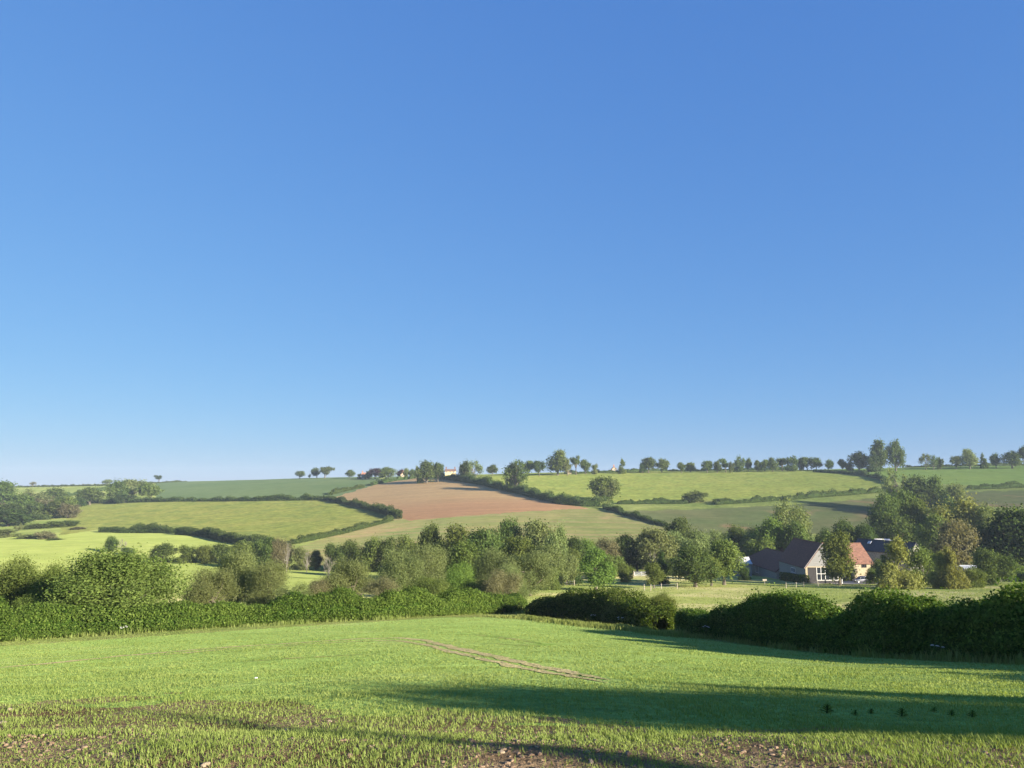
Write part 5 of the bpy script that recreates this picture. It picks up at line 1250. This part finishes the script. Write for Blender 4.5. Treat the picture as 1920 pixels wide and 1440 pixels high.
def umbel(u, v, h, label, dmin=15):
    p = pix(u, v, dmin, 90); p.y -= 0.9; p.z = float(zfun(p.x, p.y)); r = np.random.default_rng(int(u * 3)); o = empty('cow_parsley', p); tag(o, label, 'wild flower', 'white umbels at the hedge foot')
    m = MB(); m.bar((0, 0, 0), (0.03, 0, h * 0.6), 0.008, n=5); heads = []
    for k in range(5):
        a = k * 1.26 + r.random(); e = Vector((0.03 + 0.2 * math.cos(a), 0.2 * math.sin(a), h * (0.85 + 0.2 * r.random()))); m.bar((0.03, 0, h * 0.6), e, 0.005, n=4); heads.append(e)
    m.build('stem', LEAF['oak'], o); f = MB()
    for e in heads:
        for k in range(12):
            a = k * 2.4; q = 0.06 * math.sqrt(k / 12); f.box(e + Vector((q * math.cos(a), q * math.sin(a), 0.02 - q * 0.3)), (0.02, 0.02, 0.01))
    f.build('flowers', M_WHITE, o)
umbel(1868, 1236, 0.85, 'tall white umbel flower at the foot of the dark hedge, far right')
umbel(1735, 1238, 0.6, 'small white umbel at the hedge foot left of the tall one')
umbel(1318, 1196, 0.8, 'white umbel at the hedge foot just right of the gap')
umbel(1398, 1205, 0.7, 'white umbel a little further along the hedge from the gap')
umbel(1110, 1168, 0.7, 'left white umbel below the humped hedge')
umbel(1160, 1176, 0.75, 'right white umbel below the humped hedge')
umbel(242, 1190, 0.6, 'white umbel at the hedge foot under the big spreading tree')
# ------------------------------------------------------------------ air, light, camera
def build_air():
    m = MB(); m.box((0, 900, 1), (7000, 2300, 76)); o = m.build('haze', None)
    mat, nt, N, L = newmat('haze_air'); pv = N.new('ShaderNodeVolumePrincipled'); pv.inputs['Color'].default_value = (0.70, 0.84, 1.0, 1); pv.inputs['Density'].default_value = HAZE; pv.inputs['Anisotropy'].default_value = 0.0
    out = N.new('ShaderNodeOutputMaterial'); L.new(pv.outputs[0], out.inputs['Volume']); o.data.materials.append(mat); tag(o, 'thin evening haze filling the valley', 'haze', kind='stuff')
HAZE = 0.00012
build_air()
SUN_AZ = math.atan2(0.788, -0.616); SUN_EL = math.radians(15.5)   # bearing from +y towards +x
sd = Vector((math.sin(SUN_AZ) * math.cos(SUN_EL), math.cos(SUN_AZ) * math.cos(SUN_EL), math.sin(SUN_EL)))
sl = bpy.data.lights.new('sun', 'SUN'); sl.energy = 5.0; sl.angle = math.radians(0.5); sl.color = (1.0, 0.90, 0.74)
so = bpy.data.objects.new('sun', sl); col.objects.link(so); so.rotation_euler = (-sd).to_track_quat('-Z', 'Y').to_euler(); so.location = (60, -40, 60)
w = bpy.data.worlds.new('World'); scene.world = w; w.use_nodes = True; N = w.node_tree.nodes; L = w.node_tree.links; N.clear()
sky = N.new('ShaderNodeTexSky'); sky.sky_type = 'NISHITA'; sky.sun_disc = False; sky.sun_elevation = SUN_EL; sky.sun_rotation = SUN_AZ
sky.altitude = 100; sky.air_density = 1.0; sky.dust_density = 0.0; sky.ozone_density = 6.0
bg = N.new('ShaderNodeBackground'); bg.inputs['Strength'].default_value = 0.15
# power curve flattens each sky channel; the maximum adds fill light around the sun
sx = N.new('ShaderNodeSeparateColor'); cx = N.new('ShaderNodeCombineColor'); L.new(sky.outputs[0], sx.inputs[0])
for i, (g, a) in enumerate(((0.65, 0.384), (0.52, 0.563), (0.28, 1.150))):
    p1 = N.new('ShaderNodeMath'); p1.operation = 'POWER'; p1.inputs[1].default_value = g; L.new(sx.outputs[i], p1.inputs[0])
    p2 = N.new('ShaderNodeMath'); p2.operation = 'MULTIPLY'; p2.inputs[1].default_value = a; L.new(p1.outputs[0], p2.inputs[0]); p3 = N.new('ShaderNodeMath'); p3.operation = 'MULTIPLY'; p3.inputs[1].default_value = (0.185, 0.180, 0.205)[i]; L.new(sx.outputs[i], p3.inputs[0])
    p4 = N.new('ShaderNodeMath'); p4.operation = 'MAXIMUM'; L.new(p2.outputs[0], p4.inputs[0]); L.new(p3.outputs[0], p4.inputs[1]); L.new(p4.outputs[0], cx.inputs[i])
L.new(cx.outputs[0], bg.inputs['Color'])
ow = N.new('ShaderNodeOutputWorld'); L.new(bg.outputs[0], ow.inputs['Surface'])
cam = bpy.data.cameras.new('camera'); cam.sensor_width = 36; cam.lens = 36 * F / 1920; cam.clip_start = 0.1; cam.clip_end = 20000
co = bpy.data.objects.new('camera', cam); col.objects.link(co); co.location = (0, 0, 0); co.rotation_euler = (math.pi / 2 + PITCH, 0, 0); scene.camera = co
vs = scene.view_settings; vs.view_transform = 'Standard'; vs.look = 'None'; vs.exposure = 1.55; vs.gamma = 1.0; vs.use_curve_mapping = False
scene.render.resolution_x = 1024; scene.render.resolution_y = 768
cy = scene.cycles; cy.max_bounces = 8; cy.diffuse_bounces = 5; cy.transmission_bounces = 4; cy.volume_bounces = 0; cy.transparent_max_bounces = 4; cy.use_denoising = True; cy.denoiser = 'OPENIMAGEDENOISE'; cy.denoising_input_passes = 'RGB_ALBEDO_NORMAL'; cy.denoising_prefilter = 'ACCURATE'
bpy.context.view_layer.update()
